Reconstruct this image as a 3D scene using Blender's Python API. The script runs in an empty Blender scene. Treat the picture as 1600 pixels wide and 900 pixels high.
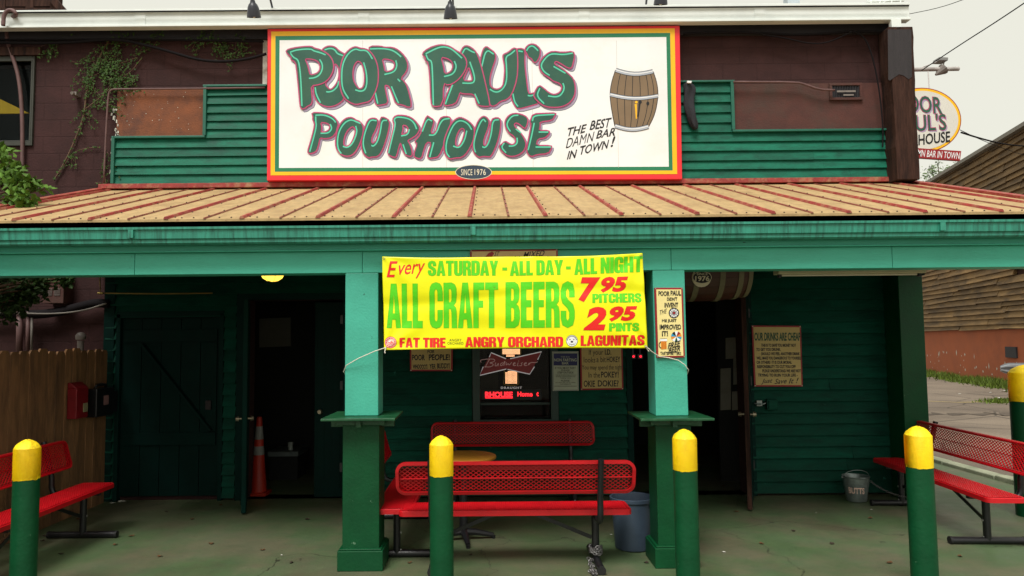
import bpy, bmesh, math, random
from mathutils import Vector, Matrix
from mathutils.geometry import tessellate_polygon
random.seed(7)
R = math.radians
S = bpy.context.scene
COL = S.collection

# ------------------------------------------------------------------ camera
FPX, CX, CY = 1150.0, 762.0, 450.0
PITCH, ROLL, EYE = R(3.88), R(0.52), 1.8
_f0 = Vector((0, math.cos(PITCH), math.sin(PITCH)))
_u0 = Vector((0, -math.sin(PITCH), math.cos(PITCH)))
_r0 = Vector((1, 0, 0))
CUP = _u0 * math.cos(ROLL) + _r0 * math.sin(ROLL)
CRT = _r0 * math.cos(ROLL) - _u0 * math.sin(ROLL)
camd = bpy.data.cameras.new('camera')
cam = bpy.data.objects.new('camera', camd)
COL.objects.link(cam)
camd.sensor_width = 36.0
camd.lens = FPX / 1600 * 36
camd.shift_x = (800 - CX) / 1600
camd.clip_start, camd.clip_end = 0.05, 3000
cam.matrix_world = Matrix(((CRT.x, CUP.x, -_f0.x, 0), (CRT.y, CUP.y, -_f0.y, 0),
                           (CRT.z, CUP.z, -_f0.z, EYE), (0, 0, 0, 1)))
S.camera = cam

# ------------------------------------------------------------------ light
SUN_EL, SUN_AZ = 57, 200           # azimuth: compass bearing the light comes from (180 = behind the camera)
W = bpy.data.worlds.new('World'); S.world = W; W.use_nodes = True
nt = W.node_tree; nt.nodes.clear()
sky = nt.nodes.new('ShaderNodeTexSky'); sky.sky_type = 'NISHITA'; sky.sun_disc = False
sky.sun_elevation = R(SUN_EL); sky.sun_rotation = R(SUN_AZ); sky.dust_density = 4
b1 = nt.nodes.new('ShaderNodeBackground'); b1.inputs[1].default_value = 0.05
nt.links.new(sky.outputs[0], b1.inputs[0])
b2 = nt.nodes.new('ShaderNodeBackground')          # the even layer of cloud
b2.inputs[0].default_value = (1.0, 0.985, 0.85, 1); b2.inputs[1].default_value = 0.40
mx = nt.nodes.new('ShaderNodeMixShader'); mx.inputs[0].default_value = 0.9
nt.links.new(b1.outputs[0], mx.inputs[1]); nt.links.new(b2.outputs[0], mx.inputs[2])
wo = nt.nodes.new('ShaderNodeOutputWorld'); nt.links.new(mx.outputs[0], wo.inputs[0])
sund = bpy.data.lights.new('sun', 'SUN'); sund.energy = 1.5; sund.angle = R(24); sund.color = (1, 0.975, 0.93)
suno = bpy.data.objects.new('sun', sund); COL.objects.link(suno)
az = R(SUN_AZ)
sdir = Vector((math.sin(az) * math.cos(R(SUN_EL)), math.cos(az) * math.cos(R(SUN_EL)), math.sin(R(SUN_EL))))
suno.rotation_euler = sdir.to_track_quat('Z', 'Y').to_euler()
suno.location = (0, -5, 12)
S.view_settings.view_transform = 'Standard'; S.view_settings.look = 'None'
S.view_settings.exposure = 1.2; S.view_settings.gamma = 1.0
S.render.engine = 'CYCLES'; S.cycles.max_bounces = 6; S.cycles.diffuse_bounces = 3

# ------------------------------------------------------------------ helpers
def ray(px, py):
    return _f0 + CRT * ((px - CX) / FPX) + CUP * ((CY - py) / FPX)
def P(px, py, Y):                      # the point of the plane y = Y seen at a pixel of the 1600 px photograph
    d = ray(px, py); t = Y / d.y
    return Vector((d.x * t, Y, EYE + d.z * t))
def F(px, py, z=0.0):                  # the point of a level plane
    d = ray(px, py); t = (z - EYE) / d.z
    return Vector((d.x * t, d.y * t, z))
def lin(r, g, b, k=1.0):
    o = []
    for v in (r, g, b):
        v /= 255.0
        v = v / 12.92 if v <= 0.04045 else ((v + 0.055) / 1.055) ** 2.4
        o.append(v * k)
    return tuple(o)

_M = {}
def mat(name, c, rough=0.6, var=0.18, vs=6.0, bump=0.15, bs=60.0, metal=0.0, spec=0.5, dirt=None, dirt_amt=0.3,
        dirt_scale=3.0, stretch=(1, 1, 1), coat=0.0, chip=None, chip_at=.66, chip_scale=14, island=0.0):
    """painted or bare surface: noise varies the colour, a second noise roughens it, optional stains of their own colour"""
    if name in _M: return _M[name]
    m = bpy.data.materials.new(name); m.use_nodes = True
    t = m.node_tree; n = t.nodes; L = t.links; bs_ = n['Principled BSDF']
    tc = n.new('ShaderNodeTexCoord'); mp = n.new('ShaderNodeMapping'); mp.inputs['Scale'].default_value = stretch
    L.new(tc.outputs['Object'], mp.inputs[0])
    nz = n.new('ShaderNodeTexNoise'); nz.inputs['Scale'].default_value = vs; nz.inputs['Detail'].default_value = 6
    nz.inputs['Roughness'].default_value = 0.65
    L.new(mp.outputs[0], nz.inputs['Vector'])
    cr = n.new('ShaderNodeMapRange'); cr.inputs[1].default_value = 0.3; cr.inputs[2].default_value = 0.7
    cr.inputs[3].default_value = 1 - var; cr.inputs[4].default_value = 1 + var
    L.new(nz.outputs[0], cr.inputs[0])
    mu = n.new('ShaderNodeVectorMath'); mu.operation = 'SCALE'; mu.inputs[0].default_value = c[:3]
    L.new(cr.outputs[0], mu.inputs['Scale'])
    out = mu.outputs[0]
    if island:                              # every board or leaf has a tone of its own
        ge = n.new('ShaderNodeNewGeometry'); ir = n.new('ShaderNodeMapRange'); ir.inputs[3].default_value = 1 - island; ir.inputs[4].default_value = 1 + island
        L.new(ge.outputs['Random Per Island'], ir.inputs[0])
        im = n.new('ShaderNodeVectorMath'); im.operation = 'SCALE'; L.new(out, im.inputs[0]); L.new(ir.outputs[0], im.inputs['Scale']); out = im.outputs[0]
    if dirt:
        dn = n.new('ShaderNodeTexNoise'); dn.inputs['Scale'].default_value = dirt_scale; dn.inputs['Detail'].default_value = 8
        dn.inputs['Roughness'].default_value = 0.7
        L.new(mp.outputs[0], dn.inputs['Vector'])
        dr = n.new('ShaderNodeMapRange'); dr.inputs[1].default_value = 0.48; dr.inputs[2].default_value = 0.68
        dr.inputs[3].default_value = 0; dr.inputs[4].default_value = dirt_amt
        L.new(dn.outputs[0], dr.inputs[0])
        mi = n.new('ShaderNodeMix'); mi.data_type = 'RGBA'
        L.new(dr.outputs[0], mi.inputs[0]); L.new(out, mi.inputs[6]); mi.inputs[7].default_value = (*dirt[:3], 1)
        out = mi.outputs[2]
    if chip:                                # chipped and scuffed paint: small sharp-edged patches of another colour
        cn = n.new('ShaderNodeTexNoise'); cn.inputs['Scale'].default_value = chip_scale; cn.inputs['Detail'].default_value = 9
        cn.inputs['Roughness'].default_value = .72; L.new(tc.outputs['Object'], cn.inputs['Vector'])
        ck = n.new('ShaderNodeMapRange'); ck.inputs[1].default_value = chip_at; ck.inputs[2].default_value = chip_at + .012
        L.new(cn.outputs[0], ck.inputs[0])
        ci = n.new('ShaderNodeMix'); ci.data_type = 'RGBA'; L.new(ck.outputs[0], ci.inputs[0]); L.new(out, ci.inputs[6]); ci.inputs[7].default_value = (*chip[:3], 1)
        out = ci.outputs[2]
    L.new(out, bs_.inputs['Base Color'])
    rr = n.new('ShaderNodeMapRange'); rr.inputs[3].default_value = max(0.02, rough - 0.1); rr.inputs[4].default_value = min(1, rough + 0.12)
    L.new(nz.outputs[0], rr.inputs[0]); L.new(rr.outputs[0], bs_.inputs['Roughness'])
    bs_.inputs['Metallic'].default_value = metal
    bs_.inputs['Specular IOR Level'].default_value = spec
    bs_.inputs['Coat Weight'].default_value = coat
    if bump > 0:
        bn = n.new('ShaderNodeTexNoise'); bn.inputs['Scale'].default_value = bs; bn.inputs['Detail'].default_value = 4
        L.new(mp.outputs[0], bn.inputs['Vector'])
        bp = n.new('ShaderNodeBump'); bp.inputs['Strength'].default_value = bump; bp.inputs['Distance'].default_value = 0.01
        L.new(bn.outputs[0], bp.inputs['Height']); L.new(bp.outputs[0], bs_.inputs['Normal'])
    _M[name] = m
    return m
def glow(name, c, s):
    m = bpy.data.materials.new(name); m.use_nodes = True
    b = m.node_tree.nodes['Principled BSDF']
    b.inputs['Base Color'].default_value = (*c, 1); b.inputs['Emission Color'].default_value = (*c, 1)
    b.inputs['Emission Strength'].default_value = s
    return m
def glass(name, tint=(0.8, 0.85, 0.85), rough=0.02, op=0.35):
    m = bpy.data.materials.new(name); m.use_nodes = True
    n = m.node_tree.nodes; L = m.node_tree.links; b = n['Principled BSDF']
    b.inputs['Base Color'].default_value = (0.01, 0.012, 0.012, 1); b.inputs['Roughness'].default_value = rough
    tr = n.new('ShaderNodeBsdfTransparent'); tr.inputs[0].default_value = (*tint, 1)
    ms = n.new('ShaderNodeMixShader'); ms.inputs[0].default_value = op
    L.new(tr.outputs[0], ms.inputs[1]); L.new(b.outputs[0], ms.inputs[2])
    L.new(ms.outputs[0], n['Material Output'].inputs[0])
    return m

def tag(o, label, cat, group=None):
    o['label'] = label; o['category'] = cat
    if group: o['group'] = group
    return o
def thing(name, label, cat, loc=(0, 0, 0), rz=0, group=None):
    o = bpy.data.objects.new(name, None); COL.objects.link(o)
    o.location = loc; o.rotation_euler = (0, 0, rz); o.empty_display_size = 0.1
    return tag(o, label, cat, group)
def copy_tree(o, parent=None):
    c = o.copy(); COL.objects.link(c); c.parent = parent
    for ch in list(o.children): copy_tree(ch, c)
    return c
def world_loc(o):
    v = Vector((0, 0, 0))
    while o: v = v + Vector(o.location); o = o.parent
    return v

class MB:
    def __init__(s): s.v = []; s.f = []; s.m = []; s.mi = 0
    def add(s, pts, faces):
        b = len(s.v); s.v += [Vector(p) for p in pts]
        for f in faces: s.f.append(tuple(i + b for i in f)); s.m.append(s.mi)
        return s
    def box(s, x0, x1, y0, y1, z0, z1):
        p = [(x0,y0,z0),(x1,y0,z0),(x1,y1,z0),(x0,y1,z0),(x0,y0,z1),(x1,y0,z1),(x1,y1,z1),(x0,y1,z1)]
        return s.add(p, [(3,2,1,0),(4,5,6,7),(0,1,5,4),(1,2,6,5),(2,3,7,6),(3,0,4,7)])
    def hexa(s, p):                       # eight points: bottom loop, top loop
        return s.add(p, [(3,2,1,0),(4,5,6,7),(0,1,5,4),(1,2,6,5),(2,3,7,6),(3,0,4,7)])
    def bar(s, a, b, w, h, up=(0, 0, 1)):  # rectangular bar from a to b
        a, b = Vector(a), Vector(b); d = (b - a).normalized(); x = d.cross(Vector(up))
        if x.length < 1e-4: x = d.cross(Vector((1, 0, 0)))
        x.normalize(); y = x.cross(d).normalized(); x = x * (w / 2); y = y * (h / 2)
        return s.hexa([a-x-y, a+x-y, a+x+y, a-x+y, b-x-y, b+x-y, b+x+y, b-x+y])
    def tube(s, pts, r, n=8, caps=True):
        pts = [Vector(p) for p in pts]; rs = r if isinstance(r, (list, tuple)) else [r] * len(pts)
        rings = []; prev = None
        for i, p in enumerate(pts):
            d = (pts[min(i+1, len(pts)-1)] - pts[max(i-1, 0)]).normalized()
            x = prev - d * prev.dot(d) if prev is not None else d.cross(Vector((0, 0, 1)) if abs(d.z) < 0.9 else Vector((1, 0, 0)))
            if x.length < 1e-5: x = d.orthogonal()
            x.normalize(); prev = x; y = d.cross(x)
            rings.append([p + (x * math.cos(2*math.pi*k/n) + y * math.sin(2*math.pi*k/n)) * rs[i] for k in range(n)])
        vs = [v for rg in rings for v in rg]; fs = []
        for i in range(len(rings) - 1):
            for k in range(n):
                k2 = (k + 1) % n
                fs.append((i*n+k, i*n+k2, (i+1)*n+k2, (i+1)*n+k))
        if caps:
            fs.append(tuple(range(n))[::-1]); fs.append(tuple((len(rings)-1)*n + k for k in range(n)))
        return s.add(vs, fs)
    def lathe(s, prof, c=(0, 0, 0), n=24, axis='Z', close=False):
        c = Vector(c); vs = []; fs = []
        for (r, h) in prof:
            for k in range(n):
                a = 2*math.pi*k/n; u, w = r*math.cos(a), r*math.sin(a)
                vs.append(c + (Vector((u, w, h)) if axis == 'Z' else Vector((h, u, w)) if axis == 'X' else Vector((u, h, -w))))
        for i in range(len(prof) - 1):
            for k in range(n):
                k2 = (k+1) % n; fs.append((i*n+k, i*n+k2, (i+1)*n+k2, (i+1)*n+k))
        if close:
            fs.append(tuple(range(n))[::-1]); fs.append(tuple((len(prof)-1)*n + k for k in range(n)))
        return s.add(vs, fs)
    def build(s, name, mats, parent=None, smooth=False, bevel=0.0, local=False, kind=None, origin=None):
        if not isinstance(mats, (list, tuple)): mats = [mats]
        me = bpy.data.meshes.new(name)
        if parent is not None: off = Vector((0, 0, 0)) if local else world_loc(parent)
        elif origin is not None: off = Vector(origin)
        else:
            xs = [v.x for v in s.v]; ys = [v.y for v in s.v]; zs = [v.z for v in s.v]
            off = Vector(((min(xs)+max(xs))/2, (min(ys)+max(ys))/2, min(zs)))
        me.from_pydata([tuple(v - off) for v in s.v], [], s.f)
        for m in mats: me.materials.append(m)
        me.polygons.foreach_set('material_index', s.m)
        if smooth: me.polygons.foreach_set('use_smooth', [True] * len(s.f))
        me.validate(); me.update()
        o = bpy.data.objects.new(name, me); COL.objects.link(o)
        if parent is not None: o.parent = parent
        else: o.location = off
        if smooth and smooth != 'all':
            try: me.set_sharp_from_angle(angle=R(40))
            except Exception: pass
        if bevel:
            md = o.modifiers.new('bevel', 'BEVEL'); md.width = bevel; md.segments = 2; md.limit_method = 'ANGLE'
        if kind: o['kind'] = kind
        return o

# --- flat drawing on a plane: everything is given in photograph pixels and thrown onto a real plane
def plane(Y, lift=0.0, warp=None):
    def fn(px, py, k=0):
        p = P(px, py, Y)
        if warp: p.y += warp(p.x, p.z)
        p.y -= lift + k
        return p
    return fn
def dpoly(mb, loops, fn, mi=0, k=0):
    if not isinstance(loops[0][0], (list, tuple)): loops = [loops]
    flat = [p for l in loops for p in l]
    tris = tessellate_polygon([[Vector((x, y, 0)) for x, y in l] for l in loops])
    mb.mi = mi; mb.add([fn(x, y, k) for x, y in flat], [tuple(t) for t in tris])
def drect(mb, x0, y0, x1, y1, fn, mi=0, k=0):
    mb.mi = mi; mb.add([fn(x0,y1,k), fn(x1,y1,k), fn(x1,y0,k), fn(x0,y0,k)], [(0,1,2,3)])
def ddisc(mb, cx, cy, rx, ry, fn, mi=0, k=0, n=28, a0=0, a1=360):
    mb.mi = mi; pts = [fn(cx, cy, k)]
    for i in range(n + 1):
        a = R(a0 + (a1 - a0) * i / n); pts.append(fn(cx + rx*math.cos(a), cy + ry*math.sin(a), k))
    mb.add(pts, [(0, i, i+1) for i in range(1, n+1)])
def dring(mb, cx, cy, rx, ry, w, fn, mi=0, k=0, n=36):
    mb.mi = mi; pts = []
    for i in range(n):
        a = 2*math.pi*i/n
        pts.append(fn(cx+rx*math.cos(a), cy+ry*math.sin(a), k)); pts.append(fn(cx+(rx-w)*math.cos(a), cy+(ry-w)*math.sin(a), k))
    mb.add(pts, [(2*i, 2*i+1, (2*i+3) % (2*n), (2*i+2) % (2*n)) for i in range(n)])
def dstroke(mb, pts, w, fn, mi=0, k=0, w1=None):
    mb.mi = mi; vs = []; n = len(pts)
    for i, (x, y) in enumerate(pts):
        x0, y0 = pts[max(i-1, 0)]; x1, y1 = pts[min(i+1, n-1)]
        dx, dy = x1-x0, y1-y0; l = math.hypot(dx, dy) or 1
        ww = (w + ((w1 if w1 is not None else w) - w) * i / max(1, n-1)) / 2
        vs += [fn(x - dy/l*ww, y + dx/l*ww, k), fn(x + dy/l*ww, y - dx/l*ww, k)]
    mb.add(vs, [(2*i, 2*i+1, 2*i+3, 2*i+2) for i in range(n-1)])
def chaikin(p, it=1):
    for _ in range(it):
        q = []
        for i in range(len(p)):
            a, b = p[i], p[(i+1) % len(p)]
            q += [(a[0]*.75+b[0]*.25, a[1]*.75+b[1]*.25), (a[0]*.25+b[0]*.75, a[1]*.25+b[1]*.75)]
        p = q
    return p
def chaikin_open(p, it=2):
    for _ in range(it):
        q = [p[0]]
        for a, b in zip(p, p[1:]):
            q += [(a[0]*.75+b[0]*.25, a[1]*.75+b[1]*.25), (a[0]*.25+b[0]*.75, a[1]*.25+b[1]*.75)]
        p = q + [p[-1]]
    return p
def grow(p, d):                            # move a closed outline outwards by d pixels
    A = sum(p[i][0]*p[(i+1) % len(p)][1] - p[(i+1) % len(p)][0]*p[i][1] for i in range(len(p)))
    sg = 1 if A > 0 else -1; o = []
    for i in range(len(p)):
        x0, y0 = p[i-1]; x1, y1 = p[(i+1) % len(p)]
        dx, dy = x1-x0, y1-y0; l = math.hypot(dx, dy) or 1
        o.append((p[i][0] + sg*dy/l*d, p[i][1] - sg*dx/l*d))
    return o
_T = {}
def glyphs(s, bold=0.0, spacing=1.0):
    key = (s, bold, spacing)
    if key not in _T:
        cu = bpy.data.curves.new('txt', 'FONT'); cu.body = s; cu.offset = bold; cu.resolution_u = 3; cu.space_character = spacing
        ob = bpy.data.objects.new('txt', cu); COL.objects.link(ob)
        dg = bpy.context.evaluated_depsgraph_get(); ev = ob.evaluated_get(dg); me = ev.to_mesh()
        _T[key] = ([(v.co.x, v.co.y) for v in me.vertices], [tuple(p.vertices) for p in me.polygons])
        ev.to_mesh_clear(); bpy.data.objects.remove(ob); bpy.data.curves.remove(cu)
    return _T[key]
def dtext(mb, s, x0, y0, x1, y1, fn, mi=0, k=0, bold=0.0, shear=0.0, rise=0.0, spacing=1.0, jit=None):
    """lettering fitted to a pixel box; rise = how far the right end sits above the left, in pixels"""
    vs, fs = glyphs(s, bold, spacing)
    vs = [(x + shear*y, y) for x, y in vs]
    ax, bx = min(v[0] for v in vs), max(v[0] for v in vs); ay, by = min(v[1] for v in vs), max(v[1] for v in vs)
    mb.mi = mi; pts = []
    for x, y in vs:
        u = (x-ax)/max(1e-6, bx-ax); w = (y-ay)/max(1e-6, by-ay)
        px = x0 + (x1-x0)*u; py = y1 + (y0-y1)*w - rise*(u-0.5)
        if jit: py += jit*math.sin(u*37+len(s)); px += jit*0.5*math.sin(u*53+w*3)
        pts.append(fn(px, py, k))
    mb.add(pts, fs)
# ------------------------------------------------------------------ colours
DKGREEN = lin(12, 92, 60)
M_block = mat('brown_painted_block', lin(62, 40, 39), .85, .24, 3, .45, 45, spec=.2, chip=lin(110, 90, 84), chip_at=.74, chip_scale=9, dirt=lin(46, 32, 32), dirt_amt=.5, dirt_scale=1.6)
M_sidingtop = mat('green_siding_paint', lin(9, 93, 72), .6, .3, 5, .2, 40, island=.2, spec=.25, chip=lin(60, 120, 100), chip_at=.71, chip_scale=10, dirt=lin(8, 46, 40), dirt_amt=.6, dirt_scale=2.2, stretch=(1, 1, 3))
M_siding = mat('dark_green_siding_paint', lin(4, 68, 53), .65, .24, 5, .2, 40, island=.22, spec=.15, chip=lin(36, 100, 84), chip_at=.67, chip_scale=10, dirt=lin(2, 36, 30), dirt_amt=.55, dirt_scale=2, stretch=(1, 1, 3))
M_door = mat('dark_green_door_paint', lin(1, 40, 34), .65, .2, 5, .15, 40, spec=.12)
M_doordark = mat('blackish_green_door_paint', lin(2, 34, 30), .65, .2, 5, .15, 40, spec=.12)
M_colgreen = mat('deep_green_post_paint', lin(0, 68, 35), .5, .18, 4, .2, 40, spec=.3, chip=lin(96, 130, 104), chip_at=.68, chip_scale=9, dirt=lin(0, 58, 34), dirt_amt=.4)
M_teal = mat('teal_paint', lin(66, 172, 148), .5, .09, 3, .2, 50, chip=lin(40, 116, 98), chip_at=.68, chip_scale=9, dirt=lin(52, 142, 120), dirt_amt=.3, dirt_scale=2)
M_beam = mat('teal_beam_paint', lin(70, 182, 156), .5, .1, 2, .2, 40, chip=lin(30, 92, 78), chip_at=.675, chip_scale=8, dirt=lin(44, 136, 112), dirt_amt=.45, dirt_scale=1.2, stretch=(.4, 1, 2))
M_gutter = mat('streaked_gutter_paint', lin(48, 138, 116), .45, .25, 7, .2, 40, dirt=lin(18, 60, 50), dirt_amt=.8, dirt_scale=5, stretch=(6, 1, .5))
M_red = mat('red_trim_paint', lin(128, 16, 26), .5, .2, 6, .2, 50)
M_redrib = mat('worn_red_rib_paint', lin(146, 50, 46), .65, .3, 8, .2, 50, dirt=lin(166, 126, 92), dirt_amt=.85, dirt_scale=9)
M_roof = mat('dusty_tan_roof_metal', lin(174, 147, 104), .75, .18, 14, .2, 60, spec=.3, chip=lin(150, 118, 86), chip_at=.60, chip_scale=16, dirt=lin(140, 112, 78), dirt_amt=.6, dirt_scale=4, stretch=(1, .4, 1))
M_white = mat('white_metal_coping', lin(226, 232, 228), .4, .06, 2, .08, 20, dirt=lin(190, 198, 196), dirt_amt=.5, dirt_scale=.8)
M_soffit = mat('black_soffit', lin(40, 38, 42), .8, .2)
M_rust = mat('rusty_orange_panel', lin(116, 66, 38), .8, .25, 7, .4, 60, dirt=lin(66, 42, 38), dirt_amt=.8, dirt_scale=2.4)
M_brownpanel = mat('brown_stucco_panel', lin(78, 44, 38), .85, .25, 5, .4, 50, dirt=lin(50, 66, 56), dirt_amt=.35, dirt_scale=1.8)
M_timber = mat('weathered_timber', lin(62, 42, 35), .9, .5, 5, .9, 26, spec=.15, chip=lin(96, 70, 54), chip_at=.66, chip_scale=9, dirt=lin(24, 20, 21), dirt_amt=.9, dirt_scale=2, stretch=(5, 5, .5))
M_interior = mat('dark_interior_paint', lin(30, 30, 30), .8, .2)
M_black = mat('black_painted_steel', lin(24, 24, 27), .35, .2, 8, .1, 60)
M_cable = mat('black_cable', lin(26, 23, 25), .85, .1, spec=.12)
M_pipe = mat('grey_conduit_steel', lin(120, 112, 106), .5, .2, 12)
M_brownpipe = mat('brown_painted_pipe', lin(98, 70, 68), .6, .2, 12)
M_wood = mat('raw_wood_edge', lin(120, 84, 52), .7, .3, 6, .3, 40, stretch=(4, 4, .6))
M_ceil = mat('dark_green_ceiling', lin(10, 40, 34), .7, .15)
M_conc = mat('floor_base', lin(92, 96, 76), .55, .2, 2.0)

# the floor: concrete with worn green paint, stains and pits of its own
def floor_material():
    m = bpy.data.materials.new('worn_green_concrete'); m.use_nodes = True
    n = m.node_tree.nodes; L = m.node_tree.links; b = n['Principled BSDF']
    tc = n.new('ShaderNodeTexCoord')
    def noise(sc, det=8, ro=.65):
        z = n.new('ShaderNodeTexNoise'); z.inputs['Scale'].default_value = sc; z.inputs['Detail'].default_value = det
        z.inputs['Roughness'].default_value = ro; L.new(tc.outputs['Object'], z.inputs['Vector']); return z.outputs[0]
    def rng(x, a, b_, c=0., d=1.):
        r = n.new('ShaderNodeMapRange'); r.inputs[1].default_value = a; r.inputs[2].default_value = b_
        r.inputs[3].default_value = c; r.inputs[4].default_value = d; L.new(x, r.inputs[0]); return r.outputs[0]
    def mix(f, a, c):
        q = n.new('ShaderNodeMix'); q.data_type = 'RGBA'; L.new(f, q.inputs[0])
        for v, i in ((a, 6), (c, 7)):
            if isinstance(v, tuple): q.inputs[i].default_value = (*v, 1)
            else: L.new(v, q.inputs[i])
        return q.outputs[2]
    base = mix(rng(noise(1.1, 7, .6), .42, .6), lin(80, 100, 66), lin(100, 98, 76))
    base = mix(rng(noise(4, 8, .75), .4, .75, 0, .6), base, lin(70, 86, 64))
    base = mix(rng(noise(.7, 5), .55, .7, 0, .7), base, lin(82, 76, 60))
    base = mix(rng(noise(38, 3), .66, .74, 0, .7), base, lin(30, 28, 24))
    base = mix(rng(noise(24, 2), .7, .76, 0, .5), base, lin(128, 126, 108))
    wv = n.new('ShaderNodeTexNoise'); wv.inputs['Scale'].default_value = 1.3; wv.inputs['Detail'].default_value = 5; L.new(tc.outputs['Object'], wv.inputs['Vector'])
    va = n.new('ShaderNodeVectorMath'); va.operation = 'MULTIPLY_ADD'; va.inputs[1].default_value = (1.6, 1.6, 0); L.new(wv.outputs['Color'], va.inputs[0]); L.new(tc.outputs['Object'], va.inputs[2])
    vc = n.new('ShaderNodeTexVoronoi'); vc.feature = 'DISTANCE_TO_EDGE'; vc.inputs['Scale'].default_value = .28; L.new(va.outputs[0], vc.inputs['Vector'])
    base = mix(rng(vc.outputs[0], .0006, .0022, .75, 0), base, lin(34, 34, 26))
    L.new(base, b.inputs['Base Color'])
    L.new(rng(noise(1.7), .35, .7, .38, .68), b.inputs['Roughness'])
    bp = n.new('ShaderNodeBump'); bp.inputs['Strength'].default_value = .25; bp.inputs['Distance'].default_value = .01
    L.new(noise(50, 5), bp.inputs['Height']); L.new(bp.outputs[0], b.inputs['Normal'])
    return m
M_floor = floor_material()
def asphalt_material():
    m = bpy.data.materials.new('old_grey_asphalt'); m.use_nodes = True
    n = m.node_tree.nodes; L = m.node_tree.links; b = n['Principled BSDF']
    tc = n.new('ShaderNodeTexCoord')
    z = n.new('ShaderNodeTexNoise'); z.inputs['Scale'].default_value = .35; z.inputs['Detail'].default_value = 8; L.new(tc.outputs['Object'], z.inputs['Vector'])
    z2 = n.new('ShaderNodeTexNoise'); z2.inputs['Scale'].default_value = 30; z2.inputs['Detail'].default_value = 6; z2.inputs['Roughness'].default_value = .8
    L.new(tc.outputs['Object'], z2.inputs['Vector'])
    v = n.new('ShaderNodeTexVoronoi'); v.feature = 'DISTANCE_TO_EDGE'; v.inputs['Scale'].default_value = .45; L.new(tc.outputs['Object'], v.inputs['Vector'])
    r1 = n.new('ShaderNodeMapRange'); r1.inputs[1].default_value = .35; r1.inputs[2].default_value = .65; L.new(z.outputs[0], r1.inputs[0])
    q = n.new('ShaderNodeMix'); q.data_type = 'RGBA'; L.new(r1.outputs[0], q.inputs[0])
    q.inputs[6].default_value = (*lin(108, 96, 84), 1); q.inputs[7].default_value = (*lin(138, 124, 108), 1)
    r2 = n.new('ShaderNodeMapRange'); r2.inputs[1].default_value = .3; r2.inputs[2].default_value = .7; r2.inputs[3].default_value = .55; r2.inputs[4].default_value = 1.3
    L.new(z2.outputs[0], r2.inputs[0])
    s = n.new('ShaderNodeVectorMath'); s.operation = 'SCALE'; L.new(q.outputs[2], s.inputs[0]); L.new(r2.outputs[0], s.inputs['Scale'])
    r3 = n.new('ShaderNodeMapRange'); r3.inputs[1].default_value = .004; r3.inputs[2].default_value = .016; r3.inputs[3].default_value = .45; r3.inputs[4].default_value = 1
    L.new(v.outputs[0], r3.inputs[0])
    s2 = n.new('ShaderNodeVectorMath'); s2.operation = 'SCALE'; L.new(s.outputs[0], s2.inputs[0]); L.new(r3.outputs[0], s2.inputs['Scale'])
    L.new(s2.outputs[0], b.inputs['Base Color']); b.inputs['Roughness'].default_value = .9
    bp = n.new('ShaderNodeBump'); bp.inputs['Strength'].default_value = .4; bp.inputs['Distance'].default_value = .02
    L.new(z2.outputs[0], bp.inputs['Height']); L.new(bp.outputs[0], b.inputs['Normal'])
    return m
M_asph = asphalt_material()

# ------------------------------------------------------------------ ground
mb = MB(); mb.add([(-900,-900,-.1),(900,-900,-.1),(900,900,-.1),(-900,900,-.1)], [(0,1,2,3)])
mb.build('asphalt_ground', M_asph, kind='structure', origin=(0, 0, -.1))
mb = MB(); mb.box(-4.62, 6.24, 1.6, 14.2, -.3, 0)
mb.build('porch_floor', M_floor, kind='structure', bevel=.01, origin=(0, 5, 0))
mb = MB()
for i in range(7): mb.box(6.242, 6.40 + .01*(i % 2), 4.0 + i*1.05, 4.0 + (i+1)*1.05 - .012, -.3, .05 + .006*math.sin(i*2.1))
mb.build('kerb', mat('pale_kerb_concrete', lin(150, 154, 130), .8, .25, 5, .4, 40, dirt=lin(90, 110, 80), dirt_amt=.6), kind='structure', bevel=.012)
# painted parking line, patch seam
mb = MB(); pl = [F(1452,627,-.094), F(1500,629,-.094), F(1545,628,-.094), F(1610,623,-.094)]
for a, b in zip(pl, pl[1:]): mb.add([a, b, b + Vector((0,.16,0)), a + Vector((0,.16,0))], [(0,1,2,3)])
mb.build('parking_line', mat('faded_yellow_line_paint', lin(176, 156, 108), .9, .3, 3, .3, 40, dirt=lin(120, 108, 92), dirt_amt=.9, dirt_scale=2), kind='structure')
mb = MB()
seam = [F(1440+i*12, 648+2.5*math.sin(i*1.9)+1.6*math.sin(i*4.3), -.092) for i in range(16)]
for i, (a, b) in enumerate(zip(seam, seam[1:])):
    w0, w1 = .35+.2*math.sin(i*2.7), .35+.2*math.sin((i+1)*2.7)
    mb.add([a, b, b + Vector((0,w1,0)), a + Vector((0,w0,0))], [(0,1,2,3)])
mb.build('asphalt_patch', mat('broken_dark_asphalt', lin(84, 74, 64), .95, .4, 4, .6, 30), kind='structure')

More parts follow.
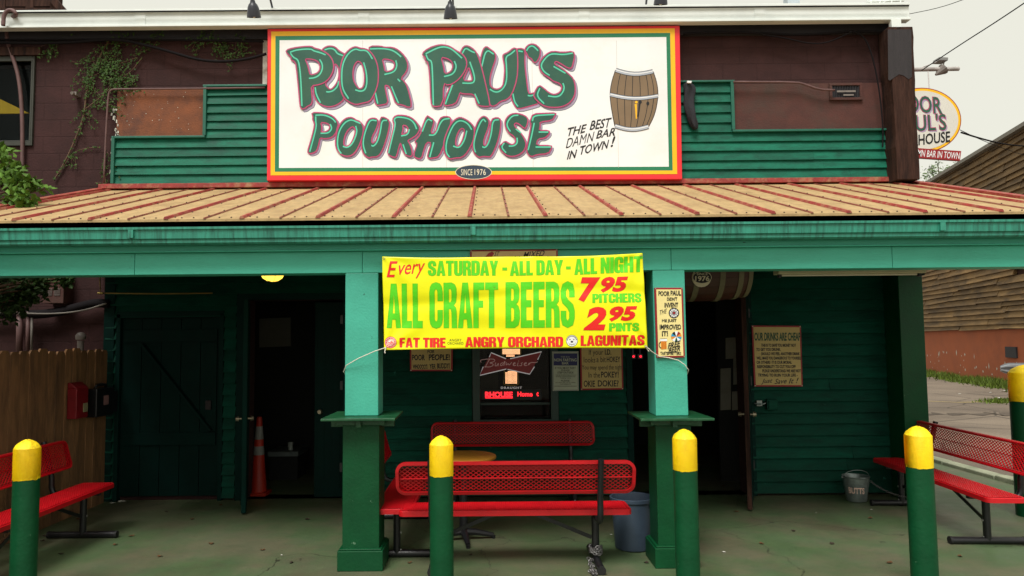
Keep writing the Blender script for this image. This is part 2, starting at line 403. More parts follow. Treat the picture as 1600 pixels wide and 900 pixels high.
# ------------------------------------------------------------------ the pub building
YW, YB = 8.45, 8.50
YC = 5.90
B = thing('pub_building', 'long brown and green clapboard bar building with a tan metal porch roof across its front', 'building', (0.2, 8.5, 0))
def X(px, Y=YW, py=600): return P(px, py, Y).x
def Z(py, Y=YW, px=762): return P(px, py, Y).z
xL, xR = X(165), X(1410)
XBL, XBR = -12.0, X(1396, YB, 150)
ZTOP = Z(30, YB)
ZR = Z(288, YB)                                   # where the porch roof meets the wall
d1 = (X(386), X(536), 0, Z(466))                  # left doorway
wn = (X(750), X(860), Z(655), Z(497))             # window
d2 = (X(988), X(1164), 0, Z(462))                 # right doorway
def wall_pieces(mb, x0, x1, z0, z1, y0, y1, holes):
    xs = sorted({x0, x1} | {h[0] for h in holes} | {h[1] for h in holes}); xs = [x for x in xs if x0 <= x <= x1]
    for a, b in zip(xs, xs[1:]):
        m = (a+b)/2; hs = sorted([(h[2], h[3]) for h in holes if h[0] < m < h[1]])
        z = z0
        for h in hs:
            if h[0] > z + .001: mb.box(a, b, y0, y1, z, h[0])
            z = h[1]
        if z1 > z + .001: mb.box(a, b, y0, y1, z, z1)
def block_material():
    m = M_block.copy(); m.name = 'brown_painted_block_courses'; t = m.node_tree; n = t.nodes; L = t.links
    tc = n.new('ShaderNodeTexCoord'); sp = n.new('ShaderNodeSeparateXYZ'); cb = n.new('ShaderNodeCombineXYZ')
    L.new(tc.outputs['Object'], sp.inputs[0]); L.new(sp.outputs[0], cb.inputs[0]); L.new(sp.outputs[2], cb.inputs[1])
    br = n.new('ShaderNodeTexBrick'); br.inputs['Scale'].default_value = 1; br.inputs['Brick Width'].default_value = .4
    br.inputs['Row Height'].default_value = .2; br.inputs['Mortar Size'].default_value = .008; br.inputs['Mortar Smooth'].default_value = .3
    L.new(cb.outputs[0], br.inputs['Vector'])
    bp = n.new('ShaderNodeBump'); bp.invert = True; bp.inputs['Strength'].default_value = .45; bp.inputs['Distance'].default_value = .012
    pb = n['Principled BSDF'].inputs['Base Color']; pc = pb.links[0].from_socket; gm = n.new('ShaderNodeMix'); gm.data_type = 'RGBA'; gm.blend_type = 'MULTIPLY'
    gs = n.new('ShaderNodeMath'); gs.operation = 'MULTIPLY'; gs.inputs[1].default_value = .18; L.new(br.outputs['Fac'], gs.inputs[0]); L.new(gs.outputs[0], gm.inputs[0]); L.new(pc, gm.inputs[6]); gm.inputs[7].default_value = (.3, .3, .3, 1); L.new(gm.outputs[2], pb)
    L.new(br.outputs['Fac'], bp.inputs['Height'])
    old = [x for x in n if x.type == 'BUMP' and x != bp][0]
    L.new(old.outputs[0], bp.inputs['Normal']); L.new(bp.outputs[0], n['Principled BSDF'].inputs['Normal'])
    return m
M_blockc = block_material()
wl = (X(-40, YB, 150), X(52, YB, 150), Z(222, YB, 20), Z(97, YB, 20))      # upper left window opening
mb = MB(); wall_pieces(mb, XBL, XBR, -.1, ZTOP, YB, YB + .22, [d1, wn, d2, wl])
mb.box(XBR - .22, XBR, YB + .22, 16, -.1, ZTOP); mb.box(XBL, XBL + .22, YB + .22, 16, -.1, ZTOP)
mb.box(XBL, XBR, 16, 16.2, -.1, ZTOP)
mb.build('block_wall', M_blockc, B)
mb = MB(); mb.box(XBL + .22, XBR - .22, YB + .22, 16, ZTOP - .25, ZTOP - .1); mb.build('roof', M_soffit, B)
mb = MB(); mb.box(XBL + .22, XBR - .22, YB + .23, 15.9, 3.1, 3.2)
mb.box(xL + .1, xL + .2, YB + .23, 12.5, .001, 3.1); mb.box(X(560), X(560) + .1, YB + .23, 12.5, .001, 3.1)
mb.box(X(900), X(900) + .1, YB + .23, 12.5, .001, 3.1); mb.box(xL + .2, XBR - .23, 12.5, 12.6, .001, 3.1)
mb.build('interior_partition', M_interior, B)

# clapboards
def clap(mb, x0, x1, z0, z1, pitch, holes=(), y=YW, proud=.042, jitter=.004):
    n = max(1, round((z1 - z0) / pitch)); p = (z1 - z0) / n; rnd = random.Random(int(x0*100) + int(z0*77))
    for i in range(n):
        a, b = z0 + i*p, z0 + (i+1)*p + .006; mid = (a+b)/2
        iv = [(x0, x1)]
        for h in holes:
            if h[2] - .02 < mid < h[3] + .02:
                nv = []
                for s, e in iv:
                    if h[1] <= s or h[0] >= e: nv.append((s, e)); continue
                    if h[0] > s: nv.append((s, h[0]))
                    if h[1] < e: nv.append((h[1], e))
                iv = nv
        for s, e in iv:
            cuts = [s]
            q_ = s
            while e - q_ > 1.6:
                q_ += rnd.uniform(.9, 2.6)
                if q_ < e - .3: cuts.append(q_)
            cuts.append(e)
            for c0, c1 in zip(cuts, cuts[1:]):
                j = [rnd.uniform(-jitter, jitter) for _ in range(4)]
                c1 -= .002
                mb.hexa([(c0, y-proud+j[0], a+j[2]), (c1, y-proud+j[1], a+j[3]), (c1, YB-.001, a+j[3]), (c0, YB-.001, a+j[2]),
                         (c0, y+.002, b), (c1, y+.002, b), (c1, YB-.001, b), (c0, YB-.001, b)])
dz = (X(182), X(350), 0, Z(486))                                                     # the battened door on the left
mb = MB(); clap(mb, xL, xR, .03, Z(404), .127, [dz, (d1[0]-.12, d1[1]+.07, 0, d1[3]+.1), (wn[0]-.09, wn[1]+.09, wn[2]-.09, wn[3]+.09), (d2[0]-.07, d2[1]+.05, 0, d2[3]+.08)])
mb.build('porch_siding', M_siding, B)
zT1, zT2 = Z(137, YW, 350), Z(217, YW, 300)
zU = ZR + .03
mb = MB()
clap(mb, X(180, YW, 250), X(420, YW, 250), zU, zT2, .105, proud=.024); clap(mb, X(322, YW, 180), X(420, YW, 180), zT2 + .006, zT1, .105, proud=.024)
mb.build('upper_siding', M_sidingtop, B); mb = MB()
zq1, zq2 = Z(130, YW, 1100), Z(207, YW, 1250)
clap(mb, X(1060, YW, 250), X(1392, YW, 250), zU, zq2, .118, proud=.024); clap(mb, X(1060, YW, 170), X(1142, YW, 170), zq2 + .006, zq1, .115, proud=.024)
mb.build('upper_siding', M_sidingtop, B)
mb = MB()
for (x0, x1, z0, z1) in ((X(180, YW, 215), X(322, YW, 215), zT2 + .004, zT2 + .03), (X(319, YW, 180), X(324, YW, 180), zT2 + .03, zT1), (X(176, YW, 250), X(181, YW, 250), zU, zT2 + .03),
                         (X(319, YW, 137), X(418, YW, 137), zT1, zT1 + .025), (X(1143, YW, 207), X(1392, YW, 207), zq2 + .004, zq2 + .03), (X(1141, YW, 170), X(1146, YW, 170), zq2 + .03, zq1), (X(1060, YW, 130), X(1146, YW, 130), zq1, zq1 + .022)):
    mb = MB(); mb.box(x0, x1, YW - .045, YB - .001, z0, z1)
    mb.build('siding_trim', mat('dark_green_trim', lin(18, 92, 74), .5, .2, 5), B, bevel=.004)
mb = MB(); mb.box(X(181, YW, 180), X(319, YW, 180), YB - .03, YB - .002, zT2 + .03, Z(139, YW, 250)); mb.build('rusty_panel', M_rust, B)
mb = MB(); mb.box(X(1147, YW, 160), X(1388, YW, 160), YB - .02, YB - .002, zq2 + .03, Z(129, YW, 1250)); mb.build('brown_panel', M_brownpanel, B)
# vent grille in the brown panel
v0, v1 = P(1296, 157, YB - .03), P(1346, 130, YB - .03)
mb = MB(); t = .03
for (a, b, c, d) in ((v0.x, v1.x, v1.z - t, v1.z), (v0.x, v1.x, v0.z, v0.z + t), (v0.x, v0.x + t, v0.z + t, v1.z - t), (v1.x - t, v1.x, v0.z + t, v1.z - t)):
    mb.box(a, b, YB - .05, YB - .021, c, d)
vent = mb.build('vent_grille', M_brownpanel, B, bevel=.003)
mb = MB()
for i in range(17):
    x = v0.x + t + (v1.x - v0.x - 2*t) * (i + .5) / 17; mb.box(x - .004, x + .004, YB - .04, YB - .03, v0.z + t, v1.z - t)
mb.build('grille_bars', M_soffit, vent)
for a, b, c, d_ in ((1308,141,1337,144), (1318,147,1334,149.5)):
    mb = MB(); p, q = P(a, d_, YB - .06), P(c, b, YB - .06); mb.box(p.x, q.x, YB - .06, YB - .055, p.z, q.z); mb.build('stuck_card', M_pipe, vent)
mb = MB(); mb.box(v0.x + t, v1.x - t, YB - .025, YB - .021, v0.z + t, v1.z - t); mb.build('grille_backing', M_soffit, vent)
# scraps stuck in the vent
# white unpainted strips by the sign and peeling flakes
mb = MB()
mb.box(X(411, YB, 80), X(418, YB, 80), YB - .006, YB - .001, Z(133, YB, 415), Z(44, YB, 415))
fr = random.Random(3)
for i in range(60):
    px = 178 + fr.gauss(0, 2.5); py = 170 + fr.random() * 115
    if 215 > py > 190: px += 4
    w, h = fr.uniform(.6, 2.4), fr.uniform(1, 5); p = P(px, py, YB - .036)
    mb.add([p + Vector((-w*.007, 0, -h*.007*fr.random())), p + Vector((w*.006, 0, -h*.006)), p + Vector((w*.007, 0, h*.004)), p + Vector((-w*.004, 0, h*.007))], [(0,1,2,3)])
for i in range(34):
    px = fr.uniform(186, 316); py = fr.uniform(142, 205); p = P(px, py, YB - .033); s = fr.uniform(.002, .006)
    mb.add([p + Vector((-s, 0, 0)), p + Vector((s*.3, 0, -s)), p + Vector((s, 0, s*.3)), p + Vector((0, 0, s))], [(0,1,2,3)])
mb.build('peeled_paint', mat('peeled_white_paint', lin(190, 190, 178), .8, .3, 20), B, kind='stuff')

# coping, soffit, corner post
mb = MB()
zc0, zc1 = Z(38, 8.28), Z(15, 8.28)
mb.box(XBL, X(1421, 8.28, 25), 8.28, 8.36, zc0, zc1); mb.box(XBL, X(1422, 8.25, 15), 8.25, 8.9, zc1, zc1 + .03)
mb.box(XBL, X(1421, 8.28, 25) - .002, 8.25, 8.279, zc0, zc0 + .025)
for px in (211, 560, 905, 1180):
    x = X(px, 8.27, 25); mb.box(x - .004, x + .12, 8.274, 8.279, zc0 + .026, zc1)
mb.build('coping', M_white, B, bevel=.004)
mb = MB(); mb.box(XBL, X(1421, 8.28, 25), 8.361, YB - .001, zc0 + .04, zc1 - .01)
mb.box(XBL, X(1395, YB, 60), YB - .045, YB - .002, Z(60, YB), zc0 + .04); mb.build('soffit_and_shadow', M_soffit, B)  # lower black strip on the wall stands in for the coping's shadow
mb = MB()
x0, x1 = X(1388, 8.3, 160), X(1426, 8.3, 160); zt, zb = Z(46, 8.3, 1400), Z(283, 8.3, 1400)
segs = 14; rp = random.Random(5); loops = []
for i in range(segs + 1):
    z = zb + (zt - zb) * i / segs; o = .018 if z < zb + (zt-zb)*.66 else 0
    j = [rp.uniform(-.006, .006) for _ in range(2)]
    loops.append([(x0+o+j[0], 8.22, z), (x1+j[1]-o*.4, 8.22, z), (x1+j[1]-o*.4, 8.45, z), (x0+o+j[0], 8.45, z)])
vs = [p for l in loops for p in l]; fs = [(3,2,1,0), tuple(4*segs + k for k in range(4))]
for i in range(segs):
    for k in range(4): fs.append((i*4+k, i*4+(k+1) % 4, i*4+4+(k+1) % 4, i*4+4+k))
mb.add(vs, fs); mb.build('corner_post', M_timber, B, bevel=.008)
mb = MB(); dk = plane(8.215); ox = []
dpoly(mb, [(1387,46),(1424,46),(1425,120),(1420,124),(1412,118),(1405,116),(1396,122),(1390,126),(1388,124)], dk, 0)
mb.build('tar_paper', mat('black_tar_paper', lin(48, 44, 46), .85, .3, 6, .5, 40, stretch=(5, 5, .6)), B)
mb = MB(); mb.box(X(1390, 8.28, 36), X(1405, 8.28, 36), 8.24, 8.30, Z(46, 8.28, 1397), zc0); mb.build('white_block', M_white, B)

# porch roof: sloped sheet with ribs
SL = math.tan(R(16.5)); YE = 5.80
ZE = Z(338, YE); YT = YB
def zr(y): return ZE + (y - YE) * SL
RX0, RX1 = xL - .12, X(1420) + .16
mb = MB()
mb.add([(RX0,YE,zr(YE)),(RX1,YE,zr(YE)),(RX1,YT,zr(YT)),(RX0,YT,zr(YT)),(RX0,YE,zr(YE)-.02),(RX1,YE,zr(YE)-.02),(RX1,YT,zr(YT)-.02),(RX0,YT,zr(YT)-.02)],
       [(0,1,2,3),(7,6,5,4),(0,4,5,1),(1,5,6,2),(2,6,7,3),(3,7,4,0)])
roof_mb = mb
pitch = 0.302
xr0 = P(735, 334, YE).x
M_seam = mat('faded_seam_paint', lin(128, 66, 52), .65, .25, 8, .2, 50, dirt=lin(150, 118, 86), dirt_amt=.85, dirt_scale=6)
rmb = MB(); rmb.v, rmb.f, rmb.m = list(roof_mb.v), list(roof_mb.f), list(roof_mb.m); rmb.mi = 1; scr = rmb
def ribx(i): return xr0 + i * pitch
ribs = []
for i in range(-20, 20):
    x = ribx(i)
    if not RX0 + .05 < x < RX1 - .05: continue
    major = (i % 2 == 0); w, t, h = (.019, .010, .021) if major else (.010, .006, .012); m = MB()
    y0, y1 = YE - .006, YT - .002
    for dx in ((0,) if not major else (-.006,)):
        pr = [(-w, .001), (-t, h), (t, h), (w, .001)]
        vs = [(x+dx+a, y0, zr(y0)+b) for a, b in pr] + [(x+dx+a, y1, zr(y1)+b) for a, b in pr]
        m.add(vs, [(0,1,5,4),(1,2,6,5),(2,3,7,6),(3,2,1,0)])
    ribs.append((m, major))
    for k in range(9):
        y = YE + .09 + k*.34
        if y > YT - .05: break
        scr.lathe([(.0065,0),(.0065,.005),(.003,.008)], (x + (0 if not major else .03), y, zr(y) + (h if not major else .002)), 6, close=True)
    for q in (.1, .195): scr.lathe([(.007,0),(.007,.005),(.003,.008)], (x + q, YE + .05, zr(YE + .05) + .001), 6, close=True)
roof = rmb.build('porch_roof', [M_roof, mat('dark_screw', lin(60, 40, 36), .6)], B)
for m, major in ribs: m.build('roof_rib' if major else 'roof_seam', M_redrib if major else M_seam, roof)
mb = MB()
mb.box(RX0, RX1, YT - .10, YT - .021, zr(YT - .10) + .028, zr(YT) + .052)
for xx, s in ((RX0, -1), (RX1, 1)):
    mb.hexa([(xx-.05, YE, zr(YE)-.04), (xx+.05, YE, zr(YE)-.04), (xx+.05, YT, zr(YT)-.04), (xx-.05, YT, zr(YT)-.04),
             (xx-.05, YE, zr(YE)+.03), (xx+.05, YE, zr(YE)+.03), (xx+.05, YT, zr(YT)+.03), (xx-.05, YT, zr(YT)+.03)])
mb.build('roof_flashing', M_redrib, roof, bevel=.004)
mb = MB(); mb.box(RX0, RX1, YE + .065, YE + .085, ZE - .105, ZE - .006); mb.build('red_fascia', M_red, B)
# gutter (trough with lip), beam, ceiling
zg1, zg0 = Z(350, 5.712), Z(376.5, 5.712)
gx0, gx1 = RX0 - .05, RX1 + .05
mb = MB()
prof = [(y+.2, z) for y, z in [(5.645, zg1-.01), (5.645, zg0), (5.56, zg0), (5.545, zg0+.012), (5.545, zg0+.035), (5.53, zg0+.045), (5.525, zg1-.022), (5.512, zg1-.018), (5.512, zg1), (5.535, zg1), (5.54, zg1-.03), (5.56, zg0+.02), (5.63, zg0+.02), (5.635, zg1-.01)]]
n = len(prof)
mb.add([(gx0, y, z) for y, z in prof] + [(gx1, y, z) for y, z in prof], [(i, (i+1) % n, n+(i+1) % n, n+i) for i in range(n)])
mb.add([(gx0, y, z) for y, z in prof], [tuple(range(n))]); mb.add([(gx1, y, z) for y, z in prof], [tuple(range(n))[::-1]])
for px in (735, 1470, 200):
    x = P(px, 362, 5.71).x; mb.box(x, x + .04, 5.708, 5.724, zg0 + .05, zg1 - .02)
mb.build('gutter', M_gutter, B)
zb0, zb1, zb2 = Z(424.5, YC), Z(391, YC), Z(376, YC)
mb = MB(); cuts = [gx0, P(210,420,YC).x, P(566,420,YC).x, P(1049,420,YC).x, P(1395,420,YC).x, gx1]
for a, b in zip(cuts, cuts[1:]): mb.box(a + .0015, b - .0015, YC, YC + .2, zb0, zb1)
mb.build('porch_beam', M_beam, B, bevel=.004)
mb = MB(); mb.box(gx0, gx1, YC - .035, YC + .16, zb1 + .001, zr(YC) - .025); mb.box(gx0, gx1, YC - .048, YC - .036, zb1 + .001, zb1 + .012)
mb.box(gx0, gx1, 5.8455, YC - .0485, zg1 - .05, zg1 - .02)
mb.build('fascia_board', M_beam, B, bevel=.004)
mb = MB(); mb.box(RX0 + .05, RX1 - .05, YC + .201, YW - .03, Z(404) + .001, Z(404) + .03)
for k in range(6):
    y = YC + .5 + k*.36; mb.box(RX0 + .06, RX1 - .06, y, y + .02, Z(404) - .012, Z(404))
mb.build('porch_ceiling', M_ceil, B)
# end beams running back to the wall
for xx in (RX0 + .02, RX1 - .2):
    mb = MB(); mb.box(xx, xx + .18, YC + .201, YW - .03, Z(404) - .17, Z(404) - .013); mb.build('side_beam', mat('dark_green_beam', lin(12, 70, 54), .5, .2), B)

# porch columns: green pedestal, ledge, teal shaft
def column(pxl, pxr, side):
    x0, x1 = P(pxl, 560, YC).x, P(pxr, 560, YC).x; w = x1 - x0; zl = Z(656, YC - .1, (pxl + pxr)/2)
    mb = MB(); mb.box(x0, x1, YC + .003, YC + .003 + w, zl + .02, zb0 - .001); c = mb.build('porch_column', M_teal, B, bevel=.006)
    mb = MB(); e = .012; mb.box(x0-e, x1+e, YC - .02, YC + w + .01, .16, zl - .022); mb.build('pedestal', M_colgreen, c, bevel=.006)
    mb = MB(); e = .045; mb.box(x0-e, x1+e, YC - .055, YC + w + .05, 0, .155); mb.box(x0-e+.012, x1+e-.012, YC - .043, YC + w + .038, .155, .168); mb.build('plinth', M_colgreen, c, bevel=.006)
    mb = MB(); e = .155
    for k in range(3):
        a = YC - .17 + k*.2; mb.box(x0-e+.004*k, x1+e-.003*k, a, a + .196, zl - .002, zl + .018)
    mb.box(x0-.06, x1+.06, YC - .075, YC - .021, zl - .045, zl - .004); mb.box(x0-.12, x0-.013, YC + .05, YC + .09, zl - .07, zl - .004); mb.box(x1+.013, x1+.12, YC + .05, YC + .09, zl - .07, zl - .004)
    mb.box(x0 + w*.4, x0 + w*.55, YC - .11, YC - .076, zl - .06, zl - .004)
    mb.build('ledge', mat('worn_green_ledge', lin(10, 70, 38), .45, .25, 6, .2, 50, dirt=lin(60, 110, 76), dirt_amt=.5, dirt_scale=9), c, bevel=.004)
    return x0, x1, zl
cL = column(539, 591, 1)
cR = column(1023, 1073.5, -1)
mb = MB(); x0, x1 = P(1409, 560, 8.1).x, P(1447, 560, 8.1).x
mb.box(x0, x1, 8.1, 8.42, 0, Z(430, 8.1, 1425)); mb.build('end_post', M_colgreen, B, bevel=.006)
mb = MB(); mb.box(x0 - .02, x1 + .02, 8.08, 8.43, Z(430, 8.1, 1425), Z(430, 8.1, 1425) + .2); mb.build('post_cap', M_doordark, B)

# doors, frames
def leaf_door(name, hx, hy, fx, fy, z1, m, inner=True, th=.045, edge=None, handle_side=1):
    a, b = Vector((hx, hy, 0)), Vector((fx, fy, 0)); d = (b - a).normalized(); nrm = Vector((-d.y, d.x, 0)) * th / 2
    mb = MB(); z0 = .02
    mb.hexa([a-nrm+Vector((0,0,z0)), b-nrm+Vector((0,0,z0)), b+nrm+Vector((0,0,z0)), a+nrm+Vector((0,0,z0)), a-nrm+Vector((0,0,z1)), b-nrm+Vector((0,0,z1)), b+nrm+Vector((0,0,z1)), a+nrm+Vector((0,0,z1))])
    L_ = (b - a).length
    for (s, e, za, zb_) in ((.03, L_-.03, .1, .22), (.03, L_-.03, z1-.2, z1-.1), (.03, .12, .22, z1-.2), (L_-.12, L_-.03, .22, z1-.2), (.12, L_-.12, z1*.48, z1*.48+.1)):
        for sg in (-1, 1):
            q0 = a + d*s + nrm*sg; q1 = a + d*e + nrm*sg; o = nrm*(sg*.3)
            mb.hexa([p + Vector((0,0,za)) for p in (q0, q1, q1+o, q0+o)] + [p + Vector((0,0,zb_)) for p in (q0, q1, q1+o, q0+o)])
    dr = mb.build(name, m, B, bevel=.003)
    if edge:
        mb = MB(); q = b + d*.004
        mb.hexa([q-nrm*1.02+Vector((0,0,z0)), q+d*.012-nrm*1.02+Vector((0,0,z0)), q+d*.012+nrm*1.02+Vector((0,0,z0)), q+nrm*1.02+Vector((0,0,z0)),
                 q-nrm*1.02+Vector((0,0,z1)), q+d*.012-nrm*1.02+Vector((0,0,z1)), q+d*.012+nrm*1.02+Vector((0,0,z1)), q+nrm*1.02+Vector((0,0,z1))])
        mb.build('worn_edge', edge, dr)
    k = a + d*(L_-.07) + Vector((0, 0, .98))
    for sg in (-1, 1):
        mb = MB(); mb.tube([k + nrm*sg, k + nrm*sg*2.6, k + nrm*sg*2.7], [.012, .012, .028], 10); mb.tube([k + nrm*sg*2.6, k + nrm*sg*4], [.03, .022], 10)
        mb.build('handle', mat('tarnished_brass', lin(150, 140, 120), .35, .2, 10, metal=.8), dr, smooth=True)
    mb = MB()
    for zz in (.3, z1*.55, z1-.25): mb = MB(); mb.box(a.x - .03, a.x + .03, a.y - .035, a.y - .005, zz, zz + .1); mb.build('hinge', M_black, dr)
    return dr
leaf_door('open_door', X(386, 8.40), 8.40, P(381.5, 700, 7.72).x, 7.72, Z(470), M_door)
leaf_door('shut_door', X(538) - .02, 8.49, X(491), 8.49, Z(470), M_doordark)
leaf_door('open_door', d2[1] + .02, 8.40, P(1169, 700, 7.70).x, 7.70, Z(466), M_doordark, edge=M_timber)
# battened door on the left
mb = MB(); x0, x1, _, z1 = dz; npl = 5
for i in range(npl):
    a = x0 + .05 + (x1 - x0 - .1) * i / npl; mb.box(a + .003, a + (x1 - x0 - .1)/npl - .003, 8.455, 8.495, .05, z1 - .05)
ld = mb.build('plank_door', M_doordark, B, bevel=.003)
mb = MB(); mb.box(x0 + .08, x1 - .08, 8.43, 8.454, .62, .76); mb.box(x0 + .08, x1 - .08, 8.43, 8.454, z1 - .32, z1 - .18)
mb.bar((x0 + .3, 8.442, z1 - .34), (x1 - .12, 8.442, .78), .024, .13, up=(0, 1, 0)); mb.box(x1 - .2, x1 - .08, 8.431, 8.454, .77, z1 - .33)
mb.build('brace', M_doordark, ld, bevel=.003)
mb = MB(); mb.box(x1 - .19, x1 - .13, 8.40, 8.43, 1.02, 1.12); mb.build('handle', M_black, ld)
mb = MB()
for (a, b, c, d_) in ((x0, x0 + .048, 0, z1), (x1 - .048, x1, 0, z1), (x0, x1, z1 - .047, z1 + .03),
                     (d1[0] - .115, d1[0] - .002, 0, d1[3] + .09), (d1[1] + .002, d1[1] + .07, 0, d1[3] + .09), (d1[0] - .002, d1[1] + .002, d1[3] + .002, d1[3] + .09),
                     (d2[0] - .07, d2[0] - .002, 0, d2[3] + .08), (d2[1] + .045, d2[1] + .09, 0, d2[3] + .08), (d2[0] - .002, d2[1] + .045, d2[3] + .002, d2[3] + .08),
                     (xL - .02, xL + .1, 0, Z(404)), (xR - .1, xR, 0, Z(404))):
    mb = MB(); mb.box(a, b, 8.412, 8.499, c + .001, d_); mb.build('door_frame', mat('dark_green_frame', lin(2, 40, 35), .65, .2, spec=.12), B, bevel=.004)
# window of the bar
mb = MB(); a, b, c, d_ = wn
for q in ((a - .085, a, c - .085, d_ + .085), (b, b + .085, c - .085, d_ + .085), (a, b, d_, d_ + .085), (a, b, c - .085, c)): mb.box(q[0], q[1], 8.405, 8.60, q[2], q[3])
zm = Z(632)
mb.box(a, b, 8.51, 8.55, zm - .015, zm + .015)
win = mb.build('window', mat('black_green_window_frame', lin(8, 48, 40), .4, .2), B, bevel=.004)
mb = MB(); mb.box(a - .12, b + .12, 8.37, 8.404, c - .10, c - .06); mb.build('sill', M_door, win, bevel=.004)
mb = MB(); mb.box(a + .001, b - .001, 8.535, 8.541, c + .001, d_ - .001); mb.build('pane', glass('window_glass', op=.25), win)
mb = MB(); mb.box(X(749), X(779), 8.75, 8.76, Z(612), Z(583)); mb.box(X(800), X(860), 8.75, 8.76, Z(630), Z(612))
mb.build('curtain', mat('dull_olive_paper', lin(84, 80, 58), .9, .2), win)
# upper left window
a, b, c, d_ = wl; mb = MB()
for q in ((b, b + .02, c - .05, d_ + .06), (a, b, d_, d_ + .06), (a, b, c - .05, c), (b - .02, b, c, d_), (a, b - .02, c, c + .012)): mb.box(q[0], q[1], YB - .03, YB + .08, q[2], q[3])
wu = mb.build('window', mat('dark_olive_frame', lin(50, 52, 44), .6, .2), B, bevel=.004)
mb = MB(); mb.box(a, b + .1, YB - .06, YB - .002, d_ + .062, d_ + .16); mb.build('lintel', M_timber, wu)
mb = MB(); mb.box(a, b - .021, YB + .04, YB + .045, c + .013, d_); mb.build('pane', glass('upper_window_glass', (.8, .85, .85), op=.12), wu)
mb = MB(); pts = [P(-30, 140, YB + .06), P(46, 177, YB + .06), P(-30, 178, YB + .06)]
mb.add(pts + [p + Vector((0, .02, 0)) for p in pts], [(0,1,2),(5,4,3),(0,3,4,1),(1,4,5,2),(2,5,3,0)]); mb.build('yellow_triangle', mat('yellow_triangle_sheet', lin(232, 178, 30), .8, .15), wu)  # flat yellow triangle set just behind the glass
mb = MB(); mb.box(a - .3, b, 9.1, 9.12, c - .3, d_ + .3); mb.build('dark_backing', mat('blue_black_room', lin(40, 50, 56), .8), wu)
# ------------------------------------------------------------------ big painted sign
K_red = mat('sign_red', lin(236, 42, 52), .4, .06, 2, .05); K_yel = mat('sign_yellow', lin(250, 190, 12), .4, .06, 2, .05)
K_grn = mat('sign_green', lin(28, 122, 84), .4, .06, 2, .05); K_wht = mat('sign_white', lin(240, 241, 242), .4, .03, 1.5, .04, dirt=lin(214, 210, 194), dirt_amt=.3, dirt_scale=1.5)
K_body = mat('letter_green', lin(28, 84, 68), .45, .14, 3, .06, 40, dirt=lin(58, 96, 66), dirt_amt=.5, dirt_scale=2); K_hi = mat('letter_mint', lin(84, 202, 168), .45, .05, 4, .03)
K_pink = mat('letter_magenta', lin(186, 62, 112), .45, .1, 4, .03); K_lav = mat('letter_lavender', lin(172, 152, 182), .45, .08, 4, .03); K_shd = mat('letter_grey_edge', lin(120, 134, 140), .45, .08)
K_blk = mat('lettering_black', lin(14, 14, 17), .5, .1); K_navy = mat('plate_navy', lin(44, 62, 80), .4, .1); K_cream = mat('lettering_cream', lin(236, 228, 200), .5, .06)
K_barrel = mat('painted_barrel_brown', lin(126, 104, 78), .45, .1, 4, .05); K_hoop = mat('painted_hoop_grey', lin(172, 178, 188), .4, .08)
SY = 8.33
sign = thing('sign_board', 'large white billboard with green lettering in red, yellow and green borders above the roof', 'sign', P(740, 280, 8.4))
def quad_on(mb, tl, tr, br, bl, y0, y1):
    q = [P(*c, y0) for c in (bl, br, tr, tl)]; mb.hexa([q[0], q[1], q[1] + Vector((0,y1-y0,0)), q[0] + Vector((0,y1-y0,0)), q[3], q[2], q[2] + Vector((0,y1-y0,0)), q[3] + Vector((0,y1-y0,0))])
TL, TR, BR, BL = (418, 45), (1062, 40), (1066, 280), (417, 282)
def inset(l, t, r, b):
    return (TL[0]+l, TL[1]+t), (TR[0]-r, TR[1]+t), (BR[0]-r, BR[1]-b), (BL[0]+l, BL[1]-b)
mb = MB(); quad_on(mb, *inset(0,0,0,0), SY, 8.415); mb.build('backing_board', K_red, sign, bevel=.006)
sp = plane(SY)
def ring(o, i, m, name, k):
    mb = MB()
    for a in range(4):
        b = (a + 1) % 4
        mb.add([sp(*o[a], k), sp(*o[b], k), sp(*i[b], k), sp(*i[a], k)], [(0, 1, 2, 3)])
    return mb.build(name, m, sign)
ring(inset(6,4.5,8,8), inset(12.5,11.5,15,13.5), K_yel, 'yellow_border', .003)
ring(inset(12.5,11.5,15,13.5), inset(19,18,21,19.5), K_grn, 'green_border', .003)
mb = MB(); q = inset(19,18,21,19.5)
seams = [.215, .43, .652, .871]
us = [0] + seams + [1]
for u0, u1 in zip(us, us[1:]):
    def lp(a, b, u): return (a[0]+(b[0]-a[0])*u, a[1]+(b[1]-a[1])*u)
    e = .0
    mb.add([sp(*lp(q[3], q[2], u0+e), .003), sp(*lp(q[3], q[2], u1-e), .003), sp(*lp(q[0], q[1], u1-e), .003), sp(*lp(q[0], q[1], u0+e), .003)], [(0,1,2,3)])
for u in seams: x0_, x1_ = q[0][0]+(q[1][0]-q[0][0])*u, q[3][0]+(q[2][0]-q[3][0])*u; dstroke(mb, [(x0_, q[0][1]+.5), (x1_, q[3][1]-.5)], .45, sp, 1, .0034)
mb.build('white_face', [K_wht, mat('panel_seam_grey', lin(186, 182, 172), .6, .1)], sign)
def LT(reg, sc):
    return lambda pts: [(reg[0] + x/sc, reg[1] + y/sc) for x, y in pts]
fa, fb, fc, fd, fe = LT((440,60), 7.2727), LT((650,60), 7.5), LT((770,60), 7.5), LT((470,165), 8.0), LT((660,165), 7.2727)
letters = []   # (layer, map, outline, hole, highlights)
